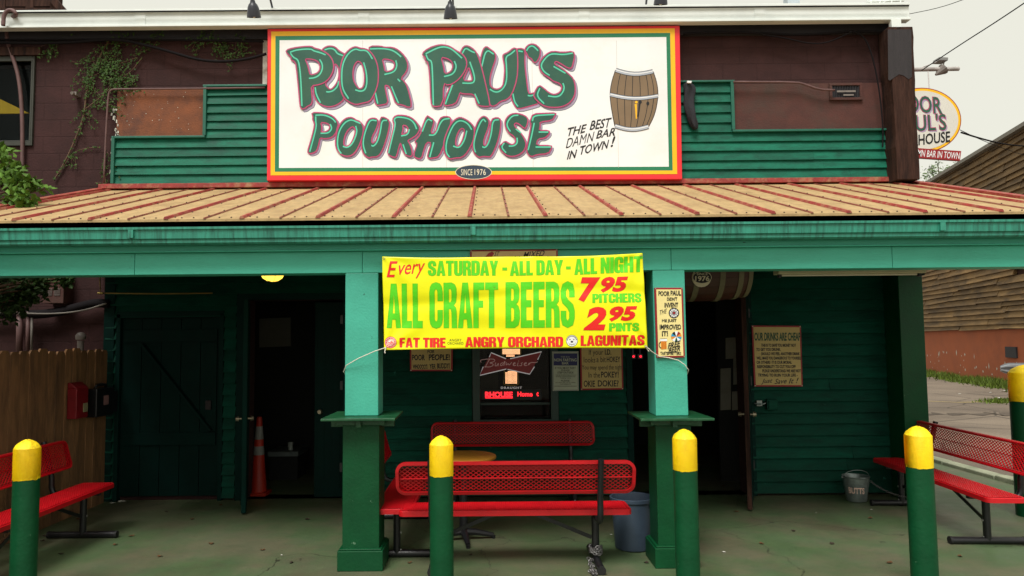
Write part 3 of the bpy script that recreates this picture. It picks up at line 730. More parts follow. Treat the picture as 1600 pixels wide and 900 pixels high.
letters.append((1, fa, [(55,145),(130,118),(240,103),(345,98),(370,118),(450,138),(520,180),(565,225),(590,290),(590,360),(560,430),(510,490),(440,525),(335,540),(345,640),(350,745),(290,775),(270,795),(222,805),(210,700),(195,520),(180,380),(165,270),(110,245),(120,220),(70,175)],
  [(262,235),(340,235),(410,255),(445,310),(440,370),(400,410),(325,425),(310,370),(295,300)],
  [[(100,165),(180,135),(340,125),(370,150),(450,170),(505,195)], [(105,175),(140,225),(190,245),(210,330),(225,500),(235,775)], [(435,245),(465,290),(470,350),(440,420),(380,455),(315,460)]]))
letters.append((0, fa, [(460,135),(510,100),(560,92),(610,105),(650,145),(690,170),(735,195),(745,260),(720,320),(690,500),(715,690),(650,745),(580,775),(500,775),(420,735),(375,660),(365,545),(420,420),(480,300),(500,210)],
  [(600,280),(650,320),(660,420),(640,500),(590,570),(550,590),(500,540),(500,500),(560,440),(590,370)],
  [[(490,135),(560,115),(610,135),(635,180),(700,200)], [(385,560),(395,640),(445,735)], [(650,490),(640,550),(590,600),(540,615),(510,610)]]))
letters.append((1, fa, [(800,115),(850,102),(890,120),(960,128),(1010,160),(1060,230),(1095,330),(1100,470),(1080,570),(1040,660),(1000,720),(920,735),(850,755),(780,730),(715,680),(680,600),(665,500),(670,350),(700,230),(740,165)],
  [(880,258),(920,290),(945,380),(950,480),(935,560),(890,585),(850,550),(815,480),(808,400),(820,320),(850,270)],
  [[(1035,240),(990,165),(950,140),(890,145),(850,125),(790,150),(730,220),(690,330),(685,480),(700,590),(765,690)], [(935,280),(965,380),(975,500),(955,590),(900,610),(840,590)]]))
letters.append((0, fa, [(1000,95),(1130,95),(1170,110),(1260,108),(1330,140),(1400,210),(1435,300),(1420,380),(1350,460),(1390,490),(1430,560),(1480,770),(1440,785),(1380,755),(1300,745),(1270,650),(1230,550),(1190,530),(1170,540),(1190,640),(1210,740),(1140,755),(1075,765),(1050,650),(1060,540),(1075,400),(1050,240),(1000,150)],
  [(1140,232),(1230,240),(1285,270),(1290,330),(1260,370),(1175,390),(1160,310)],
  [[(1005,125),(1150,120),(1250,135),(1310,170),(1360,215)], [(1300,255),(1315,320),(1280,390),(1170,415)], [(1065,610),(1095,745)], [(1250,550),(1290,650),(1330,740)], [(1320,465),(1350,495)]]))
letters.append((2, fb, [(70,190),(150,125),(250,90),(320,85),(400,105),(470,155),(540,190),(590,260),(590,340),(545,430),(470,510),(380,555),(320,525),(315,790),(205,805),(180,760),(170,500),(150,290),(110,265),(115,230)],
  [(290,225),(360,235),(420,270),(440,330),(415,400),(335,430),(320,330)],
  [[(115,190),(250,120),(330,105),(420,130),(540,240)], [(120,200),(145,260),(185,270),(195,400),(205,790)], [(450,275),(475,330),(460,390),(420,435),(330,455)]]))
letters.append((1, fb, [(520,175),(560,100),(610,95),(680,140),(720,200),(770,360),(870,790),(840,800),(730,790),(705,740),(690,655),(540,650),(515,630),(490,710),(460,770),(340,795),(330,760),(380,620),(430,540),(520,350)],
  [(620,330),(650,420),(665,490),(645,510),(545,500),(585,400)],
  [[(540,190),(580,115),(640,155),(690,175)], [(630,280),(680,420),(690,500),(660,535),(545,530)], [(430,550),(345,775)], [(690,655),(740,770)]]))
letters.append((0, fb, [(755,260),(790,130),(825,100),(860,130),(920,170),(935,230),(890,360),(860,470),(865,560),(905,595),(960,605),(1020,570),(1035,480),(1045,350),(1020,220),(1025,195),(1085,170),(1140,120),(1180,125),(1190,300),(1180,480),(1120,660),(1060,720),(990,735),(930,790),(875,795),(800,640),(760,420)],
  None, [[(770,340),(820,130),(910,190)], [(865,600),(920,635),(980,630),(1040,570),(1065,480),(1060,320),(1050,220),(1110,190),(1160,145)]]))
letters.append((-1, fc, [(275,125),(350,125),(375,150),(370,300),(390,480),(410,640),(440,655),(490,640),(540,760),(460,785),(290,830),(260,790),(215,700),(220,620),(265,480),(280,300)],
  None, [[(300,150),(350,160)], [(235,650),(255,750),(295,800)], [(410,670),(440,680),(480,665)]]))
letters.append((0, fc, [(380,150),(385,115),(430,75),(490,75),(540,115),(555,150),(545,220),(510,280),(480,285),(455,235),(420,225),(400,180)], None, [[(395,150),(420,105),(470,90),(530,150)]]))
letters.append((1, fc, [(545,300),(580,240),(640,185),(700,160),(820,175),(940,160),(955,210),(935,300),(920,350),(880,350),(800,300),(750,270),(720,280),(720,310),(800,355),(880,420),(940,480),(960,560),(960,650),(930,720),(880,770),(800,805),(700,810),(620,800),(560,770),(480,690),(490,640),(540,555),(590,590),(660,650),(720,670),(790,640),(815,580),(790,530),(700,500),(660,460),(590,420),(550,360)],
  None, [[(665,440),(600,400),(565,340),(575,290),(640,210),(700,185),(820,200),(935,180)], [(710,335),(850,415)], [(820,530),(840,590),(800,670),(740,695),(645,680)], [(550,590),(510,680),(600,770)]]))
letters.append((0, fd, [(140,95),(250,95),(360,115),(430,160),(470,230),(450,290),(440,340),(390,400),(300,415),(240,400),(225,480),(200,570),(150,595),(110,600),(90,580),(130,450),(170,300),(180,220),(155,180),(160,140)],
  [(245,210),(320,215),(370,245),(365,300),(320,335),(250,340),(265,280)],
  [[(185,125),(300,120),(400,165),(440,215)], [(190,140),(190,200),(200,260),(160,420),(115,580)], [(370,235),(395,290),(350,350),(250,350)]]))
letters.append((1, fd, [(560,170),(620,155),(660,165),(690,190),(740,205),(780,260),(780,340),(750,450),(700,560),(640,625),(560,635),(490,600),(445,530),(440,430),(460,320),(500,230)],
  [(640,260),(680,280),(690,340),(660,430),(620,500),(570,520),(535,500),(540,420),(570,330)],
  [[(750,230),(690,205),(660,190),(610,185),(540,230),(480,330),(460,450),(470,550),(510,605)], [(690,260),(710,330),(660,470),(590,535),(530,515)]]))
letters.append((0, fd, [(800,290),(840,190),(880,165),(940,165),(970,200),(940,300),(890,390),(880,460),(910,480),(950,440),(985,300),(1000,150),(1050,155),(1110,195),(1100,300),(1060,450),(1010,580),(960,640),(890,640),(850,655),(790,610),(760,520),(770,400)],
  None, [[(950,195),(880,180),(840,240),(790,390),(780,500),(815,600)], [(885,500),(910,515),(960,460),(1000,320),(1015,190),(1080,190)]]))
letters.append((1, fd, [(1150,180),(1190,130),(1290,130),(1380,155),(1450,220),(1490,290),(1450,370),(1370,420),(1330,440),(1370,500),(1395,600),(1380,640),(1310,620),(1270,540),(1250,460),(1230,500),(1195,640),(1170,650),(1085,610),(1110,500),(1150,350),(1175,240)],
  [(1270,245),(1320,250),(1350,290),(1340,340),(1290,365),(1255,370),(1280,300)],
  [[(1450,300),(1420,220),(1350,165),(1200,145),(1165,185),(1190,230),(1140,430),(1100,600)], [(1360,300),(1340,370),(1255,385)], [(1280,490),(1320,610)]]))
letters.append((0, fe, [(-20,340),(5,240),(55,115),(80,140),(130,170),(125,210),(90,320),(150,320),(190,180),(220,135),(300,130),(325,160),(300,290),(250,420),(190,580),(120,595),(70,600),(60,570),(110,420),(45,415),(10,520),(-10,600),(-60,600),(-100,570),(-50,430),(-90,415)],
  None, [[(0,300),(55,150),(110,180)], [(75,340),(155,340),(215,165),(310,150)], [(130,420),(85,590)]]))
letters.append((1, fe, [(380,160),(430,140),(480,160),(530,190),(580,240),(590,310),(570,420),(510,530),(450,590),(370,595),(310,610),(270,570),(245,500),(250,400),(290,290),(330,210)],
  [(440,255),(480,270),(480,330),(450,420),(410,475),(375,460),(375,390),(400,310)],
  [[(560,280),(520,210),(440,170),(370,200),(310,310),(270,430),(270,540),(310,590)], [(505,290),(480,400),(420,490),(350,465)]]))
letters.append((0, fe, [(600,270),(640,170),(690,125),(730,140),(760,185),(740,270),(700,370),(690,440),(710,465),(740,430),(770,300),(785,160),(850,140),(890,165),(880,300),(840,450),(780,580),(740,580),(690,575),(640,590),(580,530),(570,430)],
  None, [[(720,190),(690,150),(640,230),(590,390),(585,480),(605,535)], [(680,470),(710,485),(750,440),(785,320),(800,170),(870,165)]]))
letters.append((1, fe, [(940,180),(980,120),(1040,95),(1120,105),(1190,140),(1195,190),(1170,260),(1150,255),(1100,210),(1060,195),(1035,220),(1060,260),(1110,310),(1160,390),(1175,450),(1150,520),(1080,570),(980,580),(910,530),(870,465),(900,450),(940,410),(970,430),(1020,455),(1060,430),(1060,380),(1030,340),(990,320),(945,250)],
  None, [[(1000,300),(960,240),(965,190),(1020,120),(1090,115)], [(1060,270),(1120,315)], [(1075,370),(1080,430),(1040,465),(980,465)], [(930,430),(895,480),(950,540)]]))
letters.append((0, fe, [(1235,165),(1255,100),(1400,95),(1520,90),(1500,120),(1470,170),(1330,185),(1335,230),(1320,290),(1440,290),(1440,320),(1390,370),(1310,375),(1285,460),(1470,460),(1460,490),(1430,545),(1300,555),(1230,585),(1180,520),(1210,380),(1240,210),(1220,185)],
  None, [[(1250,180),(1260,120),(1400,110),(1500,105)], [(1270,200),(1240,350),(1200,510)], [(1320,305),(1430,305)], [(1285,475),(1460,475)]]))
mb = MB()
for li, (ly, fm, out, hole, his) in enumerate(letters):
    o = chaikin(fm(out)); h = chaikin(fm(hole)) if hole else None
    base = .007 + (ly + 1) * .0045 + li*.0001; big = ly >= 0 and fm in (fa, fb, fc)
    sx, sy = (3.6, 4.2) if fm in (fa, fb, fc) else (2.9, 3.2)
    def shp(g, dx, dy, mi, k):
        l = [[(x+dx, y+dy) for x, y in grow(o, g)]]
        if h: l.append([(x+dx, y+dy) for x, y in grow(h, -g)])
        dpoly(mb, l, sp, mi, k)
    shp(1.5, sx, sy, 4, .0036 + li*.00005); shp(1.0, sx*.85, sy*.85, 3, .0048 + li*.00005)
    shp(1.5, 0, 0, 2, base); shp(-.35, 0, 0, 0, base + .001)
    for hl in his: dstroke(mb, chaikin_open(fm(hl)), 2.1, sp, 1, base + .002)
mb.build('sign_lettering', [K_body, K_hi, K_pink, K_lav, K_shd], sign)
# slogan
mb = MB()
for s, x0, y0, x1, y1, r in (('THE', 887, 197, 917, 210, 7), ('BEST', 921, 186.5, 956, 201, 5.5), ('DAMN', 884, 211.5, 929, 226, 12), ('BAR', 931, 202, 961, 214.5, 5), ('IN', 885.5, 235, 902, 248, 3), ('TOWN', 906.5, 223.5, 952, 237, 11), ('!', 954, 212.5, 961.5, 230, 0)):
    dtext(mb, s, x0, y0, x1, y1, sp, 0, .005, bold=.0 if s == 'DAMN' else .018, shear=.32, rise=r, jit=.35)
mb.build('slogan', K_blk, sign)
# painted wooden barrel on the right of the sign
mb = MB()
bl = [(962,110),(956,128),(953,148),(956,172),(961,197)]; br_ = [(1020,112),(1026,130),(1028,150),(1023,178),(1013,198)]
body = chaikin_open(bl) + [(975,202),(995,204)] + chaikin_open(br_)[::-1] + [(1005,116),(985,117)]
dpoly(mb, grow(body, 1.1), sp, 1, .005); dpoly(mb, body, sp, 0, .006)
for t in (.14, .3, .46, .63, .8, .92):
    s = [(a[0]+(b[0]-a[0])*t, a[1]+(b[1]-a[1])*t + 4*math.sin(math.pi*t)) for a, b in zip(bl, br_)]
    dstroke(mb, chaikin_open(s), 1.0, sp, 1, .0068)
for i, w in ((0, 5.5), (2, 5), (4, 5.5)):
    a, b = bl[i], br_[i]; arc = [(a[0]+(b[0]-a[0])*t/8, a[1]+(b[1]-a[1])*t/8 + 5*math.sin(math.pi*t/8)) for t in range(9)]
    dstroke(mb, arc, w + 1.6, sp, 1, .0074); dstroke(mb, arc, w, sp, 2, .008); dstroke(mb, [(x, y-.8) for x, y in arc], 1.2, sp, 5, .0086)
dstroke(mb, [(993,163),(993.5,170),(994,186)], 3.4, sp, 3, .0088, w1=1.6); ddisc(mb, 994, 160, 2, 2, sp, 3, .0092)
dstroke(mb, [(999,162),(998,174),(996,183)], 3.4, sp, 1, .0085, w1=1.4); ddisc(mb, 1000, 160, 2.6, 2.6, sp, 1, .009); ddisc(mb, 1012, 162, 2.3, 3, sp, 1, .009)
mb.build('painted_barrel', [K_barrel, K_blk, K_hoop, K_yel, K_cream, K_wht], sign)
# since plate
mb = MB(); ddisc(mb, 740, 269, 28.5, 11.5, sp, 0, .0035, 40); ddisc(mb, 740, 269, 27.6, 10.6, sp, 1, .0045, 40)
dtext(mb, 'SINCE', 720.5, 264.5, 738, 274, sp, 0, .0056, spacing=1.1); dtext(mb, '1976', 741.5, 264.5, 759, 273.7, sp, 0, .0056, spacing=1.1)
mb.build('oval_plate', [K_cream, K_navy], sign)

# ------------------------------------------------------------------ yellow banner on the beam
N_yel = mat('banner_yellow_vinyl', lin(246, 244, 6), .35, .04, 2, .05, 30); N_grn = mat('banner_green_ink', lin(88, 216, 22), .4, .05)
N_gout = mat('banner_green_outline', lin(110, 170, 20), .4, .05); N_red = mat('banner_red_ink', lin(238, 34, 30), .4, .05); N_drk = mat('banner_dark_outline', lin(190, 60, 20), .4, .05)
BY = 5.80
def bwarp(x, z):
    zt, zb = 2.47, 1.73
    u = (x + .85) / 2.1
    s = .022*math.sin(u*5.2 + 1.1) + .012*math.sin(u*9.5 + (z-1.7)*2.2) + .010*math.sin((z-1.7)*7 + u*3)
    for cx, cz, k in ((-.845, 2.47, 1), (1.235, 2.49, -1), (-.83, 1.71, 1), (1.27, 1.73, -1)):     # pull creases from the tied corners
        dx, dz = (x - cx)*k, z - cz; r = math.hypot(dx, dz); s += .005*math.sin(9*math.atan2(dz, dx) + cx)*math.exp(-((r - .22)/.18)**2)
    s += .0035*math.sin(x*23 + z*6) * (.5 + .5*math.sin(x*3.1)) + .003*math.sin(z*31 + x*4)*(.5 + .5*math.sin(x*4.7 + 1))
    s += .010*math.exp(-((z - 2.12 - .05*math.sin(x*2.2))/.05)**2) - .006*math.exp(-((x - .35)/.05)**2)      # fold lines left from storage
    return s - .015
bp0 = plane(BY)
bp_ = plane(BY, warp=bwarp)
ban = thing('banner', 'bright yellow vinyl banner with green and red lettering tied between the porch columns', 'banner', P(800, 545, BY))
C4 = [(597,400.5),(1003,396),(1011,544),(600,547)]
mb = MB(); NX, NZ = 150, 60; vs = []
for j in range(NZ + 1):
    v = j / NZ
    for i in range(NX + 1):
        u = i / NX
        x = (C4[0][0]*(1-u)+C4[1][0]*u)*(1-v) + (C4[3][0]*(1-u)+C4[2][0]*u)*v
        y = (C4[0][1]*(1-u)+C4[1][1]*u)*(1-v) + (C4[3][1]*(1-u)+C4[2][1]*u)*v
        y += 4.2*math.sin(math.pi*u)*(1-v)**2 + .9*math.sin(math.pi*u*3)*(1-v)**3 - 1.5*math.sin(math.pi*u)*v**3
        vs.append(bp_(x, y))
mb.add(vs, [(j*(NX+1)+i, (j+1)*(NX+1)+i, (j+1)*(NX+1)+i+1, j*(NX+1)+i+1) for j in range(NZ) for i in range(NX)])
sheet = mb.build('vinyl_sheet', N_yel, ban, smooth='all')
md = sheet.modifiers.new('thick', 'SOLIDIFY'); md.thickness = .0015; md.offset = 1
_A = [(.31,.8),(.25,.86),(.19,.8)]
BLK = {'A': ([(0,0),(.17,1),(.37,1),(.54,0),(.36,0),(.335,.19),(.205,.19),(.18,0)], [(.222,.33),(.318,.33),(.27,.76)]),
 'L': ([(0,0),(0,1),(.19,1),(.19,.16),(.38,.16),(.38,0)],), 'T': ([(0,1),(.48,1),(.48,.84),(.335,.84),(.335,0),(.145,0),(.145,.84),(0,.84)],),
 'F': ([(0,0),(0,1),(.4,1),(.4,.84),(.19,.84),(.19,.6),(.36,.6),(.36,.45),(.19,.45),(.19,0)],),
 'E': ([(0,0),(0,1),(.4,1),(.4,.84),(.19,.84),(.19,.6),(.37,.6),(.37,.45),(.19,.45),(.19,.16),(.41,.16),(.41,0)],), 'I': ([(0,0),(0,1),(.19,1),(.19,0)],),
 'H': ([(0,0),(0,1),(.19,1),(.19,.6),(.31,.6),(.31,1),(.5,1),(.5,0),(.31,0),(.31,.44),(.19,.44),(.19,0)],),
 'N': ([(0,0),(0,1),(.17,1),(.31,.5),(.31,1),(.48,1),(.48,0),(.32,0),(.17,.5),(.17,0)],),
 'Y': ([(0,1),(.19,1),(.26,.66),(.33,1),(.52,1),(.355,.4),(.355,0),(.165,0),(.165,.4)],),
 'U': ([(0,1),(.19,1),(.19,.2),(.21,.16),(.25,.14),(.29,.16),(.31,.2),(.31,1),(.5,1),(.5,.2),(.47,.09),(.4,.02),(.25,-.01),(.1,.02),(.03,.09),(0,.2)],),
 'O': ([(0,.2),(0,.8),(.03,.91),(.1,.98),(.25,1.01),(.4,.98),(.47,.91),(.5,.8),(.5,.2),(.47,.09),(.4,.02),(.25,-.01),(.1,.02),(.03,.09)], [(.19,.2),(.19,.8),(.21,.84),(.25,.86),(.29,.84),(.31,.8),(.31,.2),(.29,.16),(.25,.14),(.21,.16)]),
 'C': ([(.31,.6),(.31,.8),(.29,.84),(.25,.86),(.21,.84),(.19,.8),(.19,.2),(.21,.16),(.25,.14),(.29,.16),(.31,.2),(.31,.4),(.5,.4),(.5,.2),(.47,.09),(.4,.02),(.25,-.01),(.1,.02),(.03,.09),(0,.2),(0,.8),(.03,.91),(.1,.98),(.25,1.01),(.4,.98),(.47,.91),(.5,.8),(.5,.6)],),
 'G': ([(.31,.64),(.31,.8),(.29,.84),(.25,.86),(.21,.84),(.19,.8),(.19,.2),(.21,.16),(.25,.14),(.29,.16),(.31,.2),(.31,.38),(.25,.38),(.25,.53),(.5,.53),(.5,0),(.38,0),(.36,.07),(.3,.01),(.2,-.01),(.08,.03),(.02,.1),(0,.2),(0,.8),(.03,.91),(.1,.98),(.25,1.01),(.4,.98),(.47,.91),(.5,.8),(.5,.64)],),
 'D': ([(0,0),(0,1),(.27,1),(.4,.97),(.47,.9),(.5,.78),(.5,.22),(.47,.1),(.4,.03),(.27,0)], [(.19,.15),(.19,.85),(.26,.85),(.3,.82),(.31,.76),(.31,.24),(.3,.18),(.26,.15)]),
 'P': ([(0,0),(0,1),(.3,1),(.42,.96),(.48,.87),(.49,.7),(.48,.54),(.42,.44),(.3,.4),(.19,.4),(.19,0)], [(.19,.54),(.19,.86),(.27,.86),(.3,.8),(.3,.6),(.27,.54)]),
 'R': ([(0,0),(0,1),(.3,1),(.42,.96),(.48,.88),(.49,.74),(.46,.57),(.38,.5),(.46,.45),(.485,.35),(.5,0),(.31,0),(.3,.34),(.27,.42),(.19,.42),(.19,0)], [(.19,.57),(.19,.86),(.27,.86),(.3,.8),(.3,.63),(.27,.57)]),
 'B': ([(0,0),(0,1),(.32,1),(.44,.95),(.49,.85),(.485,.66),(.45,.57),(.38,.52),(.46,.47),(.505,.37),(.51,.2),(.46,.06),(.33,0)], [(.19,.59),(.19,.86),(.27,.86),(.3,.81),(.3,.64),(.27,.59)], [(.19,.14),(.19,.44),(.27,.44),(.31,.39),(.31,.19),(.27,.14)]),
 'S': ([(.31,.66),(.5,.66),(.5,.8),(.44,.95),(.25,1.01),(.07,.95),(0,.8),(0,.66),(.06,.53),(.24,.42),(.31,.33),(.31,.2),(.25,.14),(.19,.2),(.19,.36),(0,.36),(0,.2),(.06,.05),(.25,-.01),(.44,.05),(.5,.2),(.5,.36),(.44,.5),(.27,.6),(.19,.68),(.19,.8),(.25,.86),(.31,.8)],)}
BLK['-'] = ([(0,.38),(0,.56),(.22,.56),(.22,.38)],)
def blk(mb, s, x0, y0, x1, y1, fn, mi, k, rise=0, fat=0.0):
    x = 0; items = []
    for c in s:
        if c == ' ': x += .22; continue
        g = BLK[c]; items.append((x, g)); x += max(p[0] for p in g[0]) + .045
    W_ = x - .045; hy = 1 if s != '-' else .18
    for ox_, g in items:
        loops = []
        for li, l in enumerate(g):
            q = []
            for (a, b) in l:
                if s == '-': b = (b - .38)/.18
                u = (ox_ + a)/W_; q.append((x0 + (x1-x0)*u, y1 + (y0-y1)*b - rise*(u-.5)))
            loops.append(grow(q, fat if li == 0 else -fat))
        dpoly(mb, loops, fn, mi, k)
def bt(mb, s, x0, y0, x1, y1, mi, mo, bold, rise=0, shear=0, sp_=1.0, o=.006):
    if all(c in BLK or c == ' ' for c in s):
        blk(mb, s, x0, y0, x1, y1, bp0, mo, .0026, rise, .35); blk(mb, s, x0, y0, x1, y1, bp0, mi, .0034, rise, -.1); return
    dtext(mb, s, x0-.35, y0-.35, x1+.35, y1+.35, bp0, mo, .0026, bold=bold+o, rise=rise, shear=shear, spacing=sp_)
    dtext(mb, s, x0, y0, x1, y1, bp0, mi, .0034, bold=bold, rise=rise, shear=shear, spacing=sp_)
mb = MB()
dtext(mb, 'E', 604, 408, 621, 433, bp0, 2, .0034, bold=.012, shear=.28); bt(mb, 'very', 623, 413, 664, 435, 2, 3, .0, 3, .3)
bt(mb, 'SATURDAY', 669, 408, 778, 431, 0, 1, .045, 0); bt(mb, '-', 785, 419, 792, 423, 0, 1, .02); bt(mb, 'ALL', 797, 408.5, 832, 431, 0, 1, .045, 1); bt(mb, 'DAY', 838, 407, 879, 430, 0, 1, .045, 1)
bt(mb, '-', 884, 417, 891, 421, 0, 1, .02); bt(mb, 'ALL', 897, 404.5, 932, 429, 0, 1, .045, 2); bt(mb, 'NIGHT', 938, 402, 1003, 426.5, 0, 1, .045, 2.5)
bt(mb, 'ALL', 604, 443, 660, 512.5, 0, 1, .05); bt(mb, 'CRAFT', 671, 442, 778, 512.5, 0, 1, .05); bt(mb, 'BEERS', 790, 441, 897, 512, 0, 1, .05, 1)
bt(mb, '7', 903, 434, 937, 472, 2, 3, .05, 0, .2); bt(mb, '95', 938, 433, 980, 457, 2, 3, .045, 1, .22); bt(mb, 'PITCHERS', 925, 459, 1001, 473, 0, 1, .05, 1)
bt(mb, '2', 911, 480, 946, 516, 2, 3, .05, 0, .2); bt(mb, '95', 951, 479, 994, 502, 2, 3, .045, 1, .22); bt(mb, 'PINTS', 951, 505, 997, 517.5, 0, 1, .05, .5)
bt(mb, 'FAT TIRE', 624, 528, 696, 543, 2, 3, .05); bt(mb, 'ANGRY ORCHARD', 727, 526.5, 879, 542, 2, 3, .05, .5); bt(mb, 'LAGUNITAS', 907, 524, 1006, 540, 2, 3, .05, .8)
dtext(mb, 'ANGRY', 702, 529.5, 721, 533.5, bp0, 5, .0026, spacing=1.1); dtext(mb, 'ORCHARD', 699, 534.5, 724, 538.5, bp0, 5, .0026, spacing=1.1)
# round brewery marks
ddisc(mb, 610, 535, 9.3, 9.3, bp0, 2, .0026); ddisc(mb, 610, 535, 8.2, 8.2, bp0, 4, .0031); dring(mb, 610, 535, 7.6, 7.6, 2.0, bp0, 2, .0038)
for a in range(0, 360, 24): ddisc(mb, 610+6.6*math.cos(R(a)), 535+6.6*math.sin(R(a)), .55, .55, bp0, 4, .0040, 8)
ddisc(mb, 610, 535, 5.2, 5.2, bp0, 6, .0034)
for cx in (607.6, 612.4): dring(mb, cx, 537, 2.2, 2.2, .7, bp0, 2, .0040, 16)
dstroke(mb, [(607.6,537),(609,533.8),(611.8,533.4),(612.4,537)], .7, bp0, 2, .0042); dstroke(mb, [(609,533.8),(610.3,537),(611.8,533.4)], .7, bp0, 2, .0044)
ddisc(mb, 893, 532.5, 9.2, 9.2, bp0, 5, .0026); ddisc(mb, 893, 532.5, 8.6, 8.6, bp0, 4, .0031)
for a in range(190, 355, 14): ddisc(mb, 893+7.3*math.cos(R(a)), 532.5+7.3*math.sin(R(a)), .75, .75, bp0, 5, .0038, 8)
for a in (30, 60, 90, 120, 150): ddisc(mb, 893+7*math.cos(R(a)), 532.5+7*math.sin(R(a)), .5, .5, bp0, 5, .0038, 8)
ddisc(mb, 893, 534, 2.0, 1.5, bp0, 5, .0038); ddisc(mb, 890, 530.5, .9, .9, bp0, 5, .0038); ddisc(mb, 896, 530.5, .9, .9, bp0, 5, .0038); dstroke(mb, [(889,537),(893,538.5),(897,537)], .7, bp0, 5, .0038)
bl_o = mb.build('banner_lettering', [N_grn, N_gout, N_red, N_drk, K_wht, K_blk, mat('logo_pale_red', lin(236, 190, 170), .5, .05)], ban)
bmm = bmesh.new(); bmm.from_mesh(bl_o.data); offb = world_loc(ban)      # cut the print finely, then lay it on the folds of the sheet
for _ in range(5):
    es = [e for e in bmm.edges if e.calc_length() > .022]
    if not es: break
    bmesh.ops.subdivide_edges(bmm, edges=es, cuts=1)
for v in bmm.verts: v.co.y += bwarp(v.co.x + offb.x, v.co.z + offb.z)
bmesh.ops.triangulate(bmm, faces=bmm.faces[:]); bmm.to_mesh(bl_o.data); bmm.free()
mb = MB()
for (x, y) in ((600,404),(1000,400),(603,543),(1008,541)): mb = MB(); dring(mb, x, y, 1.8, 1.8, .8, bp_, 0, .009, 14); mb.build('grommet', M_pipe, ban)
def rope(name, pts, label):
    mb = MB(); mb.tube(pts,   .0038, 7); o = mb.build(name, mat('white_nylon_rope', lin(222, 216, 200), .7, .12, 60, .4, 200), smooth='all'); return tag(o, label, 'rope')
cl = P(539, 577, YC)
rope('rope', [bp_(603,543,.012), P(585, 549, 5.83), P(560, 560, 5.85), P(541, 571, 5.88), Vector((cL[0]-.012, 5.91, cl.z-.02)), Vector((cL[0]-.012, 6.0, cl.z-.05))], 'white cord tying the lower left banner corner to the left column')
cr_ = P(1074, 578, YC)
rope('rope', [bp_(1008,541,.012), P(1018, 549, 5.83), P(1030, 557, 5.855), P(1045, 559, 5.87), P(1060, 563, 5.875), P(1070, 570, 5.88), Vector((cR[1]+.008, 5.895, cr_.z)), Vector((cR[1]+.012, 6.0, cr_.z-.07))], 'white cord tying the lower right banner corner across the small column sign')
mb = MB(); mb.tube([bp_(1008,541,.012), P(1012,547,5.8), P(1014,549,5.8)], .004, 6); mb.tube([bp_(1008,541,.014), P(1013,545,5.8), P(1015,545,5.79)], .004, 6); mb.tube([bp_(603,543,.012), P(601,550,5.79), P(602,552,5.79)], .004, 6)
mb.build('knot_tail', mat('white_nylon_rope', (1,1,1)), ban)

# ------------------------------------------------------------------ small hand painted signs
H_cream = mat('aged_cream_board', lin(196, 172, 106), .55, .1, 3, .08, dirt=lin(160, 130, 74), dirt_amt=.4); H_red = mat('sign_frame_red', lin(150, 22, 30), .5, .12)
H_pale = mat('pale_cream_board', lin(240, 222, 150), .5, .06, 3, .06); H_white = mat('tin_sign_white', lin(176, 184, 160), .4, .08); H_navy = mat('tin_sign_navy', lin(16, 26, 92), .4, .08)
H_org = mat('painted_orange', lin(226, 140, 30), .5, .1); H_blue = mat('painted_sky_blue', lin(40, 150, 190), .5, .1); H_grn2 = mat('painted_dark_green', lin(16, 74, 44), .5, .1)
def board(name, label, cor, Y, face, frame, fw, draw, mats=None, th=.02, group=None):
    tl, tr, br, bl_ = cor; b = thing(name, label, 'sign', P((bl_[0]+br[0])/2, (bl_[1]+br[1])/2, Y), group=group)
    mb = MB(); quad_on(mb, tl, tr, br, bl_, Y - th, Y); mb.build('frame', frame, b, bevel=.003)
    fn = plane(Y - th); mb = MB()
    def ins(p, dx, dy): return (p[0]+dx, p[1]+dy)
    mb.add([fn(*ins(bl_, fw, -fw), .003), fn(*ins(br, -fw, -fw), .003), fn(*ins(tr, -fw, fw), .003), fn(*ins(tl, fw, fw), .003)], [(0,1,2,3)])
    mb.build('painted_face', face, b)
    mb = MB(); draw(mb, fn); mb.build('lettering', mats or [K_blk], b)
    for p, sx, sy in ((tl,1,1),(tr,-1,1),(br,-1,-1),(bl_,1,-1)):
        mb = MB(); ddisc(mb, p[0]+sx*fw*.6, p[1]+sy*fw*.6, .9, .9, fn, 0, .004, 10); mb.build('nail', mat('bright_nail_head', lin(170, 166, 150), .4, .1, metal=.5), b)
    return b
def d_poor2(mb, fn):
    for s, x0, y0, x1, y1 in (('FOR', 668, 546.5, 679, 552), ('POOR', 644, 554, 664, 563), ('PEOPLE!', 670, 553.5, 703, 563), ("WHOOOO'S", 645, 569, 668, 576.5), ('YER', 671, 568.5, 681, 576), ('BUDDY?', 683, 567.5, 703, 576)): dtext(mb, s, x0, y0, x1, y1, fn, 0, .005, bold=.03, jit=.3)
board('painted_sign', 'dim cream sign reading POOR PEOPLE hanging left of the bar window', [(640,500),(708,500),(707,580),(640.5,580)], 8.40, H_cream, H_red, 2.6, d_poor2)
